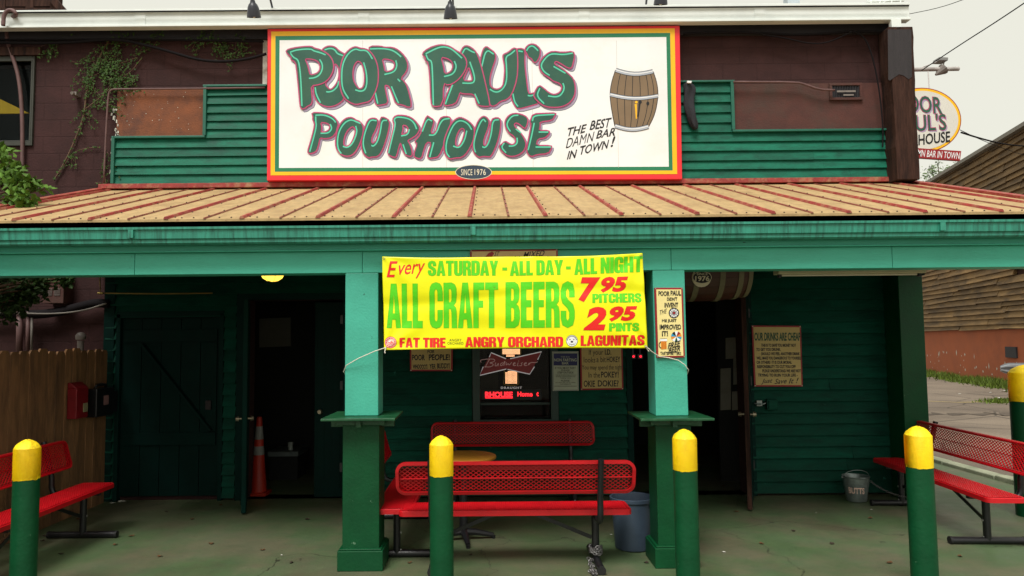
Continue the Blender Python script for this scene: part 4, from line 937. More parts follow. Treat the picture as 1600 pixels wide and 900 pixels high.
def d_tin(mb, fn):
    drect(mb, 865, 552, 902, 571, fn, 1, .004)
    dtext(mb, 'THIS IS A', 876, 556.5, 890, 558.8, fn, 2, .006); dtext(mb, 'NON FARTING', 865.8, 560, 900.8, 564.8, fn, 2, .006, bold=.02); dtext(mb, 'BAR', 878, 565.5, 888.5, 569.5, fn, 2, .006, bold=.02)
    for s, x0, y, x1, h in (('IF YOU MUST FART', 867, 573.5, 899.5, 3), ('PLEASE', 877, 577.3, 890, 2.4), ('STEP OUTSIDE', 871, 580.6, 896, 3), ('THE AIR IN HERE IS BAD ENOUGH', 868, 585.2, 900, 1.6), ('WITHOUT YOUR CONTRIBUTION', 868, 587.6, 899, 1.6), ('THANK YOU', 875, 590, 892, 1.6), ('PLEASE', 876.5, 593.5, 890, 2.6), ('DO NOT ASK US TO OPEN', 868, 597, 899, 1.5), ('THE WINDOWS', 875, 599.4, 892, 1.5)):
        dtext(mb, s, x0, y, x1, y+h, fn, 0, .006, bold=.01)
    drect(mb, 866, 603, 901, 603.6, fn, 0, .006)
board('tin_sign', 'small navy and white tin sign with a rounded grey rim right of the bar window', [(862.5,549),(904,548.5),(904.5,610.5),(863.5,611)], 8.40, H_white, mat('tin_rim_grey', lin(140, 148, 140), .4, .1, metal=.4), 2, d_tin, [K_blk, H_navy, H_white], th=.012)
def d_id(mb, fn):
    for s, x0, y0, x1, y1, b in (('If your', 920, 546, 942.5, 557, .0), ('I.D.', 945, 545.5, 955, 554.5, .025), ('looks', 912, 558, 930, 566.5, .0), ('a bit', 932, 557, 946.5, 566, .0), ('HOKEY', 948, 557, 969, 566, .015), ('You may spend', 909, 570.5, 949, 579.5, .0), ('the night', 951, 569.5, 972.5, 580, .0), ('In the', 919.5, 581.5, 937.5, 590, .0), ('POKEY!', 939, 580.5, 966.5, 590, .02), ('OKIE', 912, 594.5, 929.5, 604.5, .02), ('DOKIE?', 934, 594, 966.5, 604, .02)):
        dtext(mb, s, x0, y0, x1, y1, fn, 0, .005, bold=b)
board('painted_sign', 'dull gold sign asking OKIE DOKIE beside the right hand doorway', [(905.5,505),(972,504),(974,608.5),(907.5,609.5)], 8.40, H_cream, H_red, 2.4, d_id)
def d_drinks(mb, fn):
    dtext(mb, 'OUR DRINKS ARE CHEAP', 1178.5, 519.5, 1250.5, 532.5, fn, 1, .005, bold=.035)
    for s, x0, y, x1 in (('THIS IS TO SAVE YOU MONEY NOT', 1189, 537, 1243.5), ('TO GET YOU DRUNK.', 1181.5, 543.6, 1219.5), ('SHOULD WE FEEL ANOTHER DRINK', 1189, 550.3, 1249.5), ('WILL MAKE YOU DANGEROUS TO YOURSELF', 1182, 557, 1252), ('OR OTHERS  IT IS OUR MORAL', 1182, 563.6, 1237), ('RESPONSIBILITY TO CUT YOU OFF', 1183, 570.4, 1243), ('PLEASE UNDERSTAND WE ARE NOT', 1191, 577, 1251), ('TRYING TO RUIN YOUR LIFE -', 1184, 583.7, 1246)):
        dtext(mb, s, x0, y, x1, y+4.9, fn, 0, .005, bold=.035)
    for s, x0, y0, x1, y1 in (('Just', 1189, 591.5, 1207, 600.5), ('Save', 1210, 591.5, 1229, 599.5), ('It !', 1232, 590.5, 1247.5, 599)): dtext(mb, s, x0, y0, x1, y1, fn, 0, .005, bold=.01, shear=.35, rise=1)
board('painted_sign', 'cream sign about cheap drinks with green heading on the right wall', [(1174.5,508.5),(1251.5,509),(1254.5,604),(1178.5,604)], 8.415, H_cream, H_red, 2.4, d_drinks, [K_blk, H_grn2])
def d_wheel(mb, fn):
    for s, x0, y0, x1, y1, r in (('POOR', 1028.5, 455, 1046, 462.5, -.5), ('PAUL', 1047.5, 454, 1064, 462, 0), ("DIDN'T", 1042, 464.5, 1058, 470, 0), ('INVENT', 1038, 473, 1059.5, 480.5, 0), ('HE JUST', 1034, 498.5, 1057, 504.5, 0), ('IMPROVED', 1030.5, 507, 1064, 515, 0), ('IT!', 1034, 517, 1043.5, 525.5, 0), ('TASTES BETTER!!', 1031.5, 549.5, 1064, 554.5, 0)): dtext(mb, s, x0, y0, x1, y1, fn, 0, .005, bold=.035, rise=r, jit=.3)
    dtext(mb, 'THE', 1030.5, 483.5, 1042, 490.5, fn, 0, .005, shear=.3, rise=3); dtext(mb, 'FREE', 1043, 534, 1063, 543, fn, 0, .007, bold=.02, shear=.25, rise=5); dtext(mb, 'BEER', 1044, 541.5, 1062.5, 550, fn, 0, .007, bold=.02, shear=.25, rise=4)
    dring(mb, 1052.8, 489, 8.2, 8.2, 1.6, fn, 0, .005); ddisc(mb, 1052.8, 489, 6.6, 6.6, fn, 3, .0045); ddisc(mb, 1052.8, 489, 2, 2, fn, 2, .007)
    for a in range(0, 360, 36): dstroke(mb, [(1052.8, 489), (1052.8+6.8*math.cos(R(a)), 489+6.8*math.sin(R(a)))], .9, fn, 0, .006)
    for i, m in enumerate((3, 2, 4, 5, 3, 6, 3, 4, 5, 0)): ddisc(mb, 1056.5, 526, 8.2, 8.2, fn, m, .005, 6, 252 + i*36, 288 + i*36)
    dpoly(mb, [(1032,532),(1041,531),(1041.5,545),(1033,546)], fn, 4, .005); dstroke(mb, chaikin_open([(1032.5,534.5),(1029.5,536),(1029.8,542),(1033,544)]), 1.2, fn, 0, .006); drect(mb, 1031, 529.5, 1042, 533, fn, 3, .006)
    for x in (1034.5, 1037, 1039.3): dstroke(mb, [(x, 534), (x+.2, 545)], .5, fn, 2, .006)
    dstroke(mb, [(1031,529.5),(1042,529)], .6, fn, 0, .0065)
board('painted_sign', 'tall narrow cream sign in a red frame nailed to the right porch column', [(1022.5,449.5),(1067,449.5),(1070.5,558.5),(1026,559)], YC + .002, H_pale, H_red, 2.8, d_wheel, [K_blk, H_navy, H_red, K_wht, H_org, H_blue, H_grn2])
def d_mixed(mb, fn):
    dtext(mb, 'MIXED', 817, 392.5, 851, 401.5, fn, 0, .005, bold=.012, shear=.4, rise=3); dtext(mb, 'ST', 772, 393, 781, 400, fn, 0, .005, shear=.5)
    dpoly(mb, [(757,403),(763,396),(769,393),(772,396),(768,403)], fn, 1, .005)
    for x in (805, 812, 856): ddisc(mb, x, 401, .9, .9, fn, 0, .005, 8)
board('painted_sign', 'cream sign half hidden behind the top edge of the yellow banner', [(734.5,390.5),(871.5,389),(872,450),(735,450)], YC - .002, mat('tan_board', lin(206, 176, 120), .5, .08), H_red, 2.6, d_mixed, [K_blk, H_red])  # sign face in one even tan

# ------------------------------------------------------------------ neon beer sign and moving-letter display in the window
NE_w = glow('pale_neon_tube', lin(206, 200, 200), .14); NE_r = mat('neon_panel_red', lin(142, 20, 30), .35, .1)
NE_led = glow('warm_led_dots', (1, .50, .24), .85); NE_y = mat('neon_case_yellow', lin(150, 130, 60), .4, .1); NE_led_r = glow('red_led', (1, .02, .03), .95)
ny = 8.52
np_ = plane(ny)
neon = thing('neon_sign', 'red bow tie neon beer sign with white tubing behind the bar window', 'neon sign', P(797, 620, ny))
bow = [(767,551),(792,561),(845.5,549.5),(836,569),(828,584.5),(793,576),(749.5,586.5),(758,569)]
mb = MB(); dpoly(mb, bow, np_, 0, 0); dpoly(mb, bow, np_, 0, -.02); mb.build('red_panel', NE_r, neon)
mb = MB()
for seg in ([(764.5,558),(767.5,551),(790.5,560.5)], [(797,560.5),(846,549.5),(840,562)], [(835,573),(827.5,584.5),(793,577)], [(791,576.5),(749.5,586.5),(755,573)]): mb.tube([np_(x, y, .015) for x, y in seg], .0055, 8)
mb.build('white_tube', NE_w, neon, smooth='all')
mb = MB()
script = [[(752,566),(750,563.5),(754,561.5),(770,560.5),(774,562.5),(771,565.5),(764,567),(770,568),(771,571),(765,573.5),(757,573)], [(765,561),(761,568),(758,574)],
          [(774.5,566.5),(773,571.5),(776,572),(779,566.5),(778,572)], [(786,566.5),(782.5,567.5),(781.5,571.5),(784.5,571.5),(790,562),(787,571.5)], [(791,566),(790.5,571.5),(794.5,567),(795,571.5),(799.5,566)],
          [(801.5,569.5),(805.5,567.5),(804,566),(801.5,568.5),(802,571.5),(806.5,570.5)], [(809.5,566.5),(808,571.5),(810,571.5)], [(816.5,566.5),(814,567.5),(815.5,569.5),(814.5,571.5),(811.5,571)], [(818.5,569.5),(823,567.5),(821.5,566),(818.5,568.5),(819.5,571.5),(824,570.5)], [(826.5,566.5),(825.5,571.5),(827,568),(830,566),(838,566.5),(840,565)]]
for st in script: mb.tube([np_(x, y, .018) for x, y in chaikin_open(st)], .0032, 6)
ddisc(mb, 810.3, 564, .7, .7, np_, 0, .018, 8)
mb.build('script_tube', glow('grey_pink_tube', lin(190, 150, 144), .12), neon, smooth='all')
mb = MB()
def dots(x0, y0, x1, y1, nx, nyy, wob):
    for i in range(nx):
        for j in range(nyy):
            x = x0 + (x1-x0)*(i+.5)/nx; y = y0 + (y1-y0)*(j+.5)/nyy
            if wob and (j == 0 and i in (0, 1)): continue
            drect(mb, x-.62, y-.62, x+.62, y+.62, np_, 0, .004)
dots(785, 545, 812.5, 553.5, 16, 5, 0); dots(791, 553.8, 804, 557.5, 7, 2, 0); dots(789.5, 579.5, 808, 599.5, 10, 11, 1)
mb.build('led_dots', NE_led, neon, kind='stuff')
for seg in ([(783.5,540),(783.5,553),(787,556)], [(813.5,540),(814,553),(810,556)], chaikin_open([(788,579),(788,592),(786.5,598),(788,601.5),(798,602),(809,601.5),(811,598),(809.5,592),(809,580)])): mb = MB(); mb.tube([np_(x, y, .008) for x, y in seg], .004, 6); mb.build('yellow_tube', NE_y, neon, smooth='all')
mb = MB(); dtext(mb, 'DRAUGHT', 782.5, 604, 815.5, 607.6, np_, 0, .01, bold=.02, spacing=1.25); mb.build('lettering', NE_w, neon)
led = thing('led_display', 'dark scrolling display with red lit letters under the bow tie neon sign', 'display', P(797, 625, 8.52))
mb = MB(); quad_on(mb, (752,609.5), (846,609), (846,624.5), (752,625), 8.515, 8.55); mb.build('display_case', K_blk, led)
lp_ = plane(8.515); mb = MB()
dtext(mb, 'RHOUSE', 758, 612, 801, 621, lp_, 0, .003, bold=.045); dtext(mb, 'Home', 808.5, 612, 832, 619.5, lp_, 0, .003, bold=.03); dtext(mb, 'c', 838.5, 613, 841.5, 619, lp_, 0, .003, bold=.03); drect(mb, 758, 621.2, 801, 622.3, lp_, 0, .003)
mb.build('lit_letters', NE_led_r, led)
# two red lamps in the right doorway
for i, (x, y, r, lb) in enumerate(((990, 557, 2.6, 'small red lamp glowing in the dark doorway, nearer the gold sign'), (1001, 557, 1.9, 'small red lamp glowing in the dark doorway, nearer the right column'))):
    p = P(x, y, 9.2); t = thing('indicator_lamp', lb, 'lamp', p, group='red lamps in the dark doorway')
    mb = MB(); mb.lathe([(0, -.014), (.010, -.010), (.0155, 0), (.010, .010), (0, .014)], p, 12, 'Y'); mb.build('bulb', glow('red_indicator_%d' % i if False else 'red_indicator', (1, .02, .04), .8), t, smooth='all')
    mb = MB(); mb.box(p.x-.03, p.x+.03, p.y+.02, p.y+.05, p.z-.03, p.z+.03); mb.bar((p.x, p.y+.035, p.z+.03), (p.x, p.y+.035, 3.1), .015, .015, up=(0,1,0)); mb.build('socket', M_black, t)

# ------------------------------------------------------------------ oval pole sign beyond the corner
PY = 14.0
pol = thing('pole_sign', 'oval street sign with a red strip on a pole beyond the building corner', 'sign', (P(1414, 300, PY).x, PY, -.1))
op = plane(PY)
def oval(mb, rx, ry, y0, y1, cx=1440, cy=188, mi=0):
    mb.mi = mi; n = 48; f = [P(cx + rx*math.cos(2*math.pi*i/n), cy + ry*math.sin(2*math.pi*i/n), PY) for i in range(n)]
    vs = [Vector((p.x, y0, p.z)) for p in f] + [Vector((p.x, y1, p.z)) for p in f]
    mb.add(vs, [tuple(range(n)), tuple(range(n, 2*n))[::-1]] + [(i, n+i, n+(i+1) % n, (i+1) % n) for i in range(n)])
mb = MB(); oval(mb, 62, 51, PY, PY + .2, mi=0); ddisc(mb, 1440, 188, 60.5, 49.5, op, 1, .004, 48); ddisc(mb, 1440, 188, 57, 46, op, 2, .008, 48)
mb.build('oval_face', [H_red, K_yel, mat('sign_pale_grey', lin(216, 212, 202), .5, .05, 2)], pol)
mb = MB()
for s, x0, y0, x1, y1, r in (('POOR', 1404, 150, 1472, 176, -5), ("PAUL'S", 1398, 179, 1478, 205, 3)):
    dtext(mb, s, x0+2, y0+2, x1+2, y1+2, op, 3, .010, bold=.03, rise=r, shear=-.08); dtext(mb, s, x0-.6, y0-.6, x1+.6, y1+.6, op, 2, .012, bold=.035, rise=r, shear=-.08); dtext(mb, s, x0, y0, x1, y1, op, 0, .014, bold=.01, rise=r, shear=-.08)
dtext(mb, 'POURHOUSE', 1393, 210, 1484, 227, op, 1, .012, bold=.02, rise=10)
mb.build('oval_lettering', [K_body, K_blk, K_pink, K_lav], pol)
mb = MB(); quad_on(mb, (1384,228), (1502,236), (1500,251), (1384,243), PY - .02, PY + .05); mb.build('red_strip', H_red, pol)
mb = MB(); dtext(mb, 'THE BEST DAMN BAR IN TOWN', 1388, 234.5, 1500, 245, plane(PY - .02), 0, .004, bold=.005, shear=.25, rise=-8); mb.build('strip_lettering', K_wht, pol)
mb = MB(); pb = P(1414, 300, PY); mb.tube([(pb.x, PY + .3, -.1), (pb.x, PY + .3, P(1414, 95, PY).z)], .09, 14)
mb.tube([P(1412, 109, PY + .3), P(1498, 107.5, PY + .3)], .042, 12); mb.tube([P(1440, 106, PY + .3), P(1470, 94, PY + .3)], .012, 6); mb.tube([P(1473, 106, PY + .3), P(1475, 96, PY + .3)], .015, 6)
mb.tube([P(1450, 109, PY + .3), P(1452, 140, PY + .1)], .01, 6)
mb.build('pole', mat('weathered_steel_pole', lin(176, 170, 166), .5, .25, 5, dirt=lin(110, 96, 88), dirt_amt=.6), pol, smooth=True)
mb = MB(); quad_on(mb, (1468,88.5), (1482,89.5), (1481.5,94.5), (1467.5,94), PY + .2, PY + .42); mb.build('flood_light', mat('grey_lamp_casing', lin(128, 128, 126), .4, .1), pol, bevel=.01)
mb = MB(); mb.tube([P(1462, 117, PY + .3), P(1474, 108, PY + .3)], [.02, .11], 10); mb.build('lamp_shade', M_pipe, pol)
# ------------------------------------------------------------------ benches
Q_red = mat('bench_red_vinyl', lin(192, 10, 24), .42, .12, 5, .15, 60, coat=.1, chip=lin(110, 24, 28), chip_at=.67, chip_scale=12, dirt=lin(150, 16, 26), dirt_amt=.5)
def rrect(x0, x1, z0, z1, r, n=6):
    o = []
    for cx, cz, a in ((x1-r, z1-r, 0), (x0+r, z1-r, 90), (x0+r, z0+r, 180), (x1-r, z0+r, 270)):
        for i in range(n + 1):
            t = R(a + 90*i/n); o.append((cx + r*math.cos(t), cz + r*math.sin(t)))
    return o
def inside_rr(x, z, x0, x1, z0, z1, r):
    cx = min(max(x, x0+r), x1-r); cz = min(max(z, z0+r), z1-r); return math.hypot(x-cx, z-cz) < r - 1e-6 or (x0 < x < x1 and z0 < z < z1 and (x0+r <= x <= x1-r or z0+r <= z <= z1-r))
def lattice(mb, x0, x1, z0, z1, r, cw, ch, hole, f, th):
    """expanded metal: every diamond is a ring of four strands with real thickness; f maps (x, z, depth) to 3-D"""
    nx, nz = int((x1-x0)/cw)+2, int((z1-z0)/ch)+2
    for par in (0, 1):
        for i in range(nx):
            for j in range(nz):
                cx, cz = x0 + (i + par*.5)*cw, z0 + (j + par*.5)*ch
                if not inside_rr(cx, cz, x0, x1, z0, z1, r): continue
                def cl(x, z): return min(max(x, x0+.004), x1-.004), min(max(z, z0+.004), z1-.004)
                o = [cl(cx-cw/2, cz), cl(cx, cz-ch/2), cl(cx+cw/2, cz), cl(cx, cz+ch/2)]
                h = [cl(cx-cw/2*hole, cz), cl(cx, cz-ch/2*hole), cl(cx+cw/2*hole, cz), cl(cx, cz+ch/2*hole)]
                vs = [f(*p, 0) for p in o] + [f(*p, -.001) for p in h] + [f(*p, th) for p in h] + [f(*p, th) for p in o]
                fs = []
                for k in range(4):
                    k2 = (k+1) % 4
                    fs += [(k, k2, 4+k2, 4+k), (4+k, 4+k2, 8+k2, 8+k), (8+k, 8+k2, 12+k2, 12+k)]
                mb.add(vs, fs)
def rim(mb, x0, x1, z0, z1, r, w, f, d0, d1):
    o = rrect(x0, x1, z0, z1, r); i = rrect(x0+w, x1-w, z0+w, z1-w, max(.01, r-w)); n = len(o)
    vs = [f(x, z, d0+.006) for x, z in o] + [f(x, z, d1) for x, z in o] + [f(x, z, d0) for x, z in rrect(x0+.008, x1-.008, z0+.008, z1-.008, r-.008)] + [f(x, z, d0+.004) for x, z in i] + [f(x, z, d1) for x, z in i]
    fs = []
    for k in range(n):
        k2 = (k+1) % n
        for a, b in ((1, 0), (0, 2), (2, 3), (3, 4), (4, 1)): fs.append((a*n+k, a*n+k2, b*n+k2, b*n+k))
    mb.add(vs, fs)
BL_ = 1.83
def make_bench(label, loc, rz, group):
    b = thing('park_bench', label, 'bench', loc, rz, group); h = BL_/2
    fs = lambda x, y, d: Vector((x, y, .452 - d))
    mb = MB(); rim(mb, -h, h, -.16, .16, .05, .02, fs, 0, .042); lattice(mb, -h+.016, h-.016, -.144, .144, .04, .034, .018, .5, fs, .004); mb.build('seat', Q_red, b, local=True)
    def fb_(x, z, d):
        t = (z - .60)/.26; return Vector((x, .235 + .075*t + .018*math.sin(math.pi*t) + d, z))
    mb = MB(); rim(mb, -h, h, .60, .86, .075, .024, fb_, 0, .04); lattice(mb, -h+.02, h-.02, .62, .84, .06, .042, .030, .74, fb_, .004)
    mb.bar(fb_(-h+.02, .73, .008), fb_(h-.02, .73, .008), .006, .02, up=(0, 1, 0)); mb.build('backrest', Q_red, b, local=True)
    for s in (-1, 1):
        x = s*(h - .27); mb = MB()
        mb.tube([(x, 0, .03), (x, 0, .40)], .03, 14); mb.tube([(x, -.30, .032), (x, .30, .032)], .030, 14)
        mb.box(x-.02, x+.02, -.15, .15, .385, .409)
        lg = mb.build('leg', M_black, b, smooth=True, local=True)
        
        for y_ in (-.318, .300): mb = MB(); mb.tube([(x, y_, .032), (x, y_ + .018, .032)], .033, 14); mb.build('end_cap', mat('black_rubber', lin(20,20,20), .7, .1), lg, smooth=True, local=True)
        mb = MB(); mb.tube(chaikin3([(x, -.02, .375), (x, .22, .372), (x, .30, .42), (x, .30, .55), (x, .318, .62), (x, .385, .875)]), .024, 12)
        mb.build('back_post', M_black, b, smooth=True, local=True)
        mb = MB(); mb.bar((x - s*.03, 0, .20), (x - s*.50, 0, .395), .03, .008, up=(0, 1, 0)); mb.box(x - s*.56 - .03, x - s*.5 + .03, -.03, .03, .394, .409); mb.build('brace', M_black, b, local=True)
        mb = MB(); mb.lathe([(.011, -.033), (.011, -.036), (.004, -.039)], (x, 0, .2), 8, 'Y'); mb.lathe([(.010, -.033), (.010, -.036)], (x, 0, .06), 8, 'Y', close=True)
        mb.build('bolt', mat('zinc_bolt', lin(190, 190, 186), .3, .1, metal=.8), lg, local=True)
    return b
def chaikin3(p, it=2):
    p = [Vector(q) for q in p]
    for _ in range(it):
        q = [p[0]]
        for a, c in zip(p, p[1:]): q += [a*.75 + c*.25, a*.25 + c*.75]
        p = q + [p[-1]]
    return p
GB = 'red metal benches on the porch'
proto = make_bench('red mesh bench with its back to the street between the two porch columns', (.20, 6.02, 0), math.pi, GB)
for lb, loc, rz, sc in (('red mesh bench in the shade against the back wall under the bar window', (.265, 8.02, 0), 0, 1),
                        ('red mesh bench end-on behind the left porch column', (-.77, 6.86, 0), R(90), 1),
                        ('red mesh bench along the wooden fence', (-3.74, 6.25, 0), R(90), 1),
                        ('red mesh bench facing the porch from its open end by the parking lot', (4.30, 7.16, 0), R(-93), 1.12)):
    c = copy_tree(proto); c.location = loc; c.rotation_euler = (0, 0, rz); c['label'] = lb
    if sc != 1: c.scale = (sc, 1, 1)
# chain wrapped round the front bench leg
def chain(name, pts, label, r=.011, t=.0032):
    mb = MB(); pts = [Vector(p) for p in pts]
    for i, (a, c) in enumerate(zip(pts, pts[1:])):
        m = (a + c)/2; d = (c - a).normalized(); s = d.orthogonal().normalized(); u = d.cross(s)
        if i % 2: s = u
        lp = [m + d*(r*1.5*math.cos(q)) + s*(r*math.sin(q)) for q in [2*math.pi*k/10 for k in range(11)]]
        mb.tube(lp, t, 5, caps=False)
    return tag(mb.build(name, mat('galvanised_chain', lin(120, 118, 118), .35, .2, 40, metal=.7), smooth='all'), label, 'chain')
lx = .20 + (BL_/2 - .27); cp = []
for k in range(60):
    a = k*.42; cp.append((lx + .046*math.cos(a), 6.02 + .046*math.sin(a), .075 + .0009*k + .012*math.sin(k*.9)))
rc = random.Random(9); p0 = Vector((lx - .07, 5.97, .07))
for k in range(34): p0 = p0 + Vector((rc.uniform(-.02, .016), rc.uniform(-.02, .012), rc.uniform(-.022, .02))); p0.z = min(max(p0.z, .015), .12); p0.x = max(lx - .13, min(lx - .045, p0.x)); cp.append(tuple(p0))
chain('chain', cp, 'silver chain bunched around the foot of the front red bench', .012, .0036)

# ------------------------------------------------------------------ bollards
O_yel = mat('bollard_yellow', lin(255, 216, 0), .5, .09, 6, .25, 50, chip=lin(150, 120, 20), chip_at=.655, chip_scale=16, dirt=lin(200, 160, 10), dirt_amt=.4, dirt_scale=9); O_grn = mat('bollard_green', lin(0, 70, 38), .5, .18, 5, .25, 40, spec=.3, chip=lin(70, 104, 80), chip_at=.665, chip_scale=12, dirt=lin(0, 62, 34), dirt_amt=.4)
O_rough = mat('bollard_dome', lin(250, 214, 12), .6, .12, 14, .9, 40, dirt=lin(150, 120, 20), dirt_amt=.5, dirt_scale=22)
def make_bollard(label, loc):
    b = thing('bollard', label, 'bollard', loc, 0, 'yellow topped green bollards'); r = .0835
    mb = MB(); mb.lathe([(r, -.1), (r, .3), (r, .858)], (0,0,0), 48); mb.build('post', O_grn, b, smooth=True, local=True)
    mb = MB(); mb.lathe([(r+.0012, .851), (r+.0015, .87), (r+.0015, 1.06), (r-.001, 1.064)], (0,0,0), 48)
    for i in range(48): mb.v[i] = mb.v[i] + Vector((0, 0, .0035*math.sin(i*.52) + .0025*math.sin(i*1.31 + 1))); mb.build('yellow_band', O_yel, b, smooth=True, local=True)
    mb = MB(); rb = random.Random(2); prof = [(r-.001, 1.064), (r-.012, 1.082), (r-.03, 1.10), (r-.05, 1.112), (.012, 1.12), (.001, 1.121)]
    mb.lathe(prof, (0,0,0), 32)
    for i in range(len(mb.v)):
        if i >= 32: mb.v[i] = mb.v[i] + Vector((rb.uniform(-.002,.002), rb.uniform(-.002,.002), rb.uniform(-.0035,.0035)))
    mb.build('concrete_dome', O_rough, b, smooth='all', local=True)
    return b
BYY = 5.2
def bx_(px): return P(px, 800, BYY).x
bp0 = make_bollard('yellow topped green bollard in front of the bench along the fence', (bx_(39.5), BYY, 0))
for lb, px, sc, sr, y in (('yellow topped green bollard in front of the middle red bench', 690, 1.0, .98, BYY), ('yellow topped green bollard overlapping the right porch column', 1072.5, 1.026, .98, BYY),
                   ('yellow topped green bollard in front of the right hand bench', 1440, 1.032, 1.03, BYY)):
    c = copy_tree(bp0); c.location = (bx_(px), y, 0); c['label'] = lb; c.scale = (sr, sr, sc)
c = copy_tree(bp0); c.location = (P(1603, 600, 7.4).x, 7.4, 0); c.scale = (1.75, 1.75, 1.32); c['label'] = 'thicker and taller bollard behind the right hand bench at the edge of the photo'

# ------------------------------------------------------------------ table, bin, bucket, cone, barrel, lamps
t = thing('pedestal_table', 'small round table with an ochre top behind the middle bench', 'table', (-.235, 6.72, 0))
mb = MB(); mb.lathe([(.001,.715),(.285,.715),(.297,.722),(.30,.735),(.296,.744),(.285,.748),(.001,.748)], (-.235,6.72,0), 40); mb.build('table_top', mat('ochre_laminate', lin(190, 130, 44), .4, .15, 4), t, smooth=True)
mb = MB(); mb.tube([(-.235,6.72,.06),(-.235,6.72,.714)], .038, 16); mb.lathe([(.12,.69),(.12,.714)], (-.235,6.72,0), 16, close=True); mb.build('column', M_black, t, smooth=True)
mb = MB()
for a in (10, 100, 190, 280):
    d = Vector((math.cos(R(a)), math.sin(R(a)), 0)); c0 = Vector((-.235,6.72,0))
    mb.tube([c0 + Vector((0,0,.075)), c0 + d*.1 + Vector((0,0,.066)), c0 + d*.27 + Vector((0,0,.03))], [.032,.03,.02], 8); mb.tube([c0 + d*.27 + Vector((0,0,0)), c0 + d*.27 + Vector((0,0,.03))], .018, 8)
mb.build('foot', M_black, t, smooth=True)
bn = thing('rubbish_bin', 'dented blue grey plastic bin behind the right end of the middle bench', 'bin', (1.22, 6.42, 0)); c0 = (1.22, 6.42, 0)
mb = MB(); mb.lathe([(.001,.004),(.142,.004),(.15,.012),(.176,.40),(.188,.405),(.19,.432),(.184,.436),(.172,.43),(.166,.39),(.145,.03),(.001,.03)], c0, 40); mb.build('body', mat('blue_grey_plastic', lin(58, 72, 88), .5, .12, 4, .1, dirt=lin(40, 50, 62), dirt_amt=.4), bn, smooth=True)
for a in (-25, 155):
    mb = MB()
    d = Vector((math.cos(R(a)), math.sin(R(a)), 0)); s = Vector((-d.y, d.x, 0)); q = Vector(c0)
    mb.tube([q + d*.178 + s*.055 + Vector((0,0,.39)), q + d*.20 + s*.05 + Vector((0,0,.355)), q + d*.20 - s*.05 + Vector((0,0,.355)), q + d*.178 - s*.055 + Vector((0,0,.39))], .009, 8)
    mb.build('handle', mat('blue_grey_plastic', (0,0,0)), bn, smooth='all')
G_galv = mat('galvanised_tin', lin(140, 150, 148), .34, .3, 7, .1, 40, metal=.6, dirt=lin(60, 64, 62), dirt_amt=.5)
bc = P(1338, 770, 8.12); c0 = Vector((bc.x, 8.12, 0))
bk = thing('ash_bucket', 'galvanised bucket lettered BUTTS on the floor at the right wall', 'bucket', c0)
mb = MB(); mb.lathe([(.001,.006),(.100,.006),(.104,.02),(.134,.255),(.14,.26),(.142,.268),(.138,.272),(.13,.262),(.10,.03),(.001,.03)], c0, 36)
for z in (.165, .18, .195): mb.lathe([(.104 + (z-.02)*.1277, z-.004), (.108 + (z-.02)*.1277, z), (.104 + (z-.02)*.1277, z+.004)], c0, 36)
mb.build('pail', G_galv, bk, smooth=True)
mb = MB(); mb.tube([c0 + Vector((.14*math.cos(q), -.04*math.sin(q), .262 + .075*math.sin(q))) for q in [math.pi*k/16 for k in range(17)]], .0035, 6)
for s in (-1, 1): mb.lathe([(.014,-.004),(.014,.004)], c0 + Vector((s*.141,0,.255)), 8, 'Y', close=True)
mb.build('wire_handle', G_galv, bk, smooth='all')
def bw(px, py, k=0):                    # lettering wrapped round the side of the pail that faces the street
    z = .135 - (py - 768)*.0071; r = .1045 + (z-.02)*.1277 + .002 + k; a = (px - 1338)*.0071/r
    d0 = Vector((-c0.x, -c0.y, 0)).normalized(); rt_ = Vector((-d0.y, d0.x, 0))
    p = c0 + (d0*math.cos(a) + rt_*math.sin(a))*r; p.z = z; return p
mb = MB(); dtext(mb, 'BUTTS', 1327, 764, 1350, 773.5, bw, 0, .001, bold=.02); mb.build('lettering', mat('rust_pink_lettering', lin(236, 200, 184), .6, .1), bk)
ea, eb = c0 + Vector((.135,-.04,.22)), Vector((4.33, 7.72, .12)); m1 = Vector((4.22, 7.95, .10))
pts = [ea*(1-u)**2 + m1*(2*u*(1-u)) + eb*u*u for u in [k/22 for k in range(23)]]
chain('chain', pts, 'thin chain running from the tin bucket to the leg of the right bench', .009, .0028)
cc = P(403, 770, 8.72); c0 = Vector((cc.x, 8.74, 0))
cn = thing('traffic_cone', 'orange traffic cone with two pale collars standing in the left doorway', 'cone', c0)
mb = MB(); mb.box(c0.x-.12, c0.x+.12, c0.y-.12, c0.y+.12, .0, .035); mb.lathe([(.10,.036),(.09,.07),(.032,.88),(.026,.90),(.02,.90)], c0, 28, close=True); mb.build('cone_body', mat('cone_orange', lin(176, 40, 14), .5, .15), cn, smooth=True, bevel=.004)
for z0, z1 in ((.46, .56), (.64, .79)):
    f = lambda z: .09 - (z-.07)*(.058/.81) + .002
    mb = MB(); mb.lathe([(f(z0), z0), (f(z1), z1)], c0, 28)
    mb.build('reflective_collar', mat('silver_collar', lin(130, 130, 126), .5, .2), cn, smooth=True)
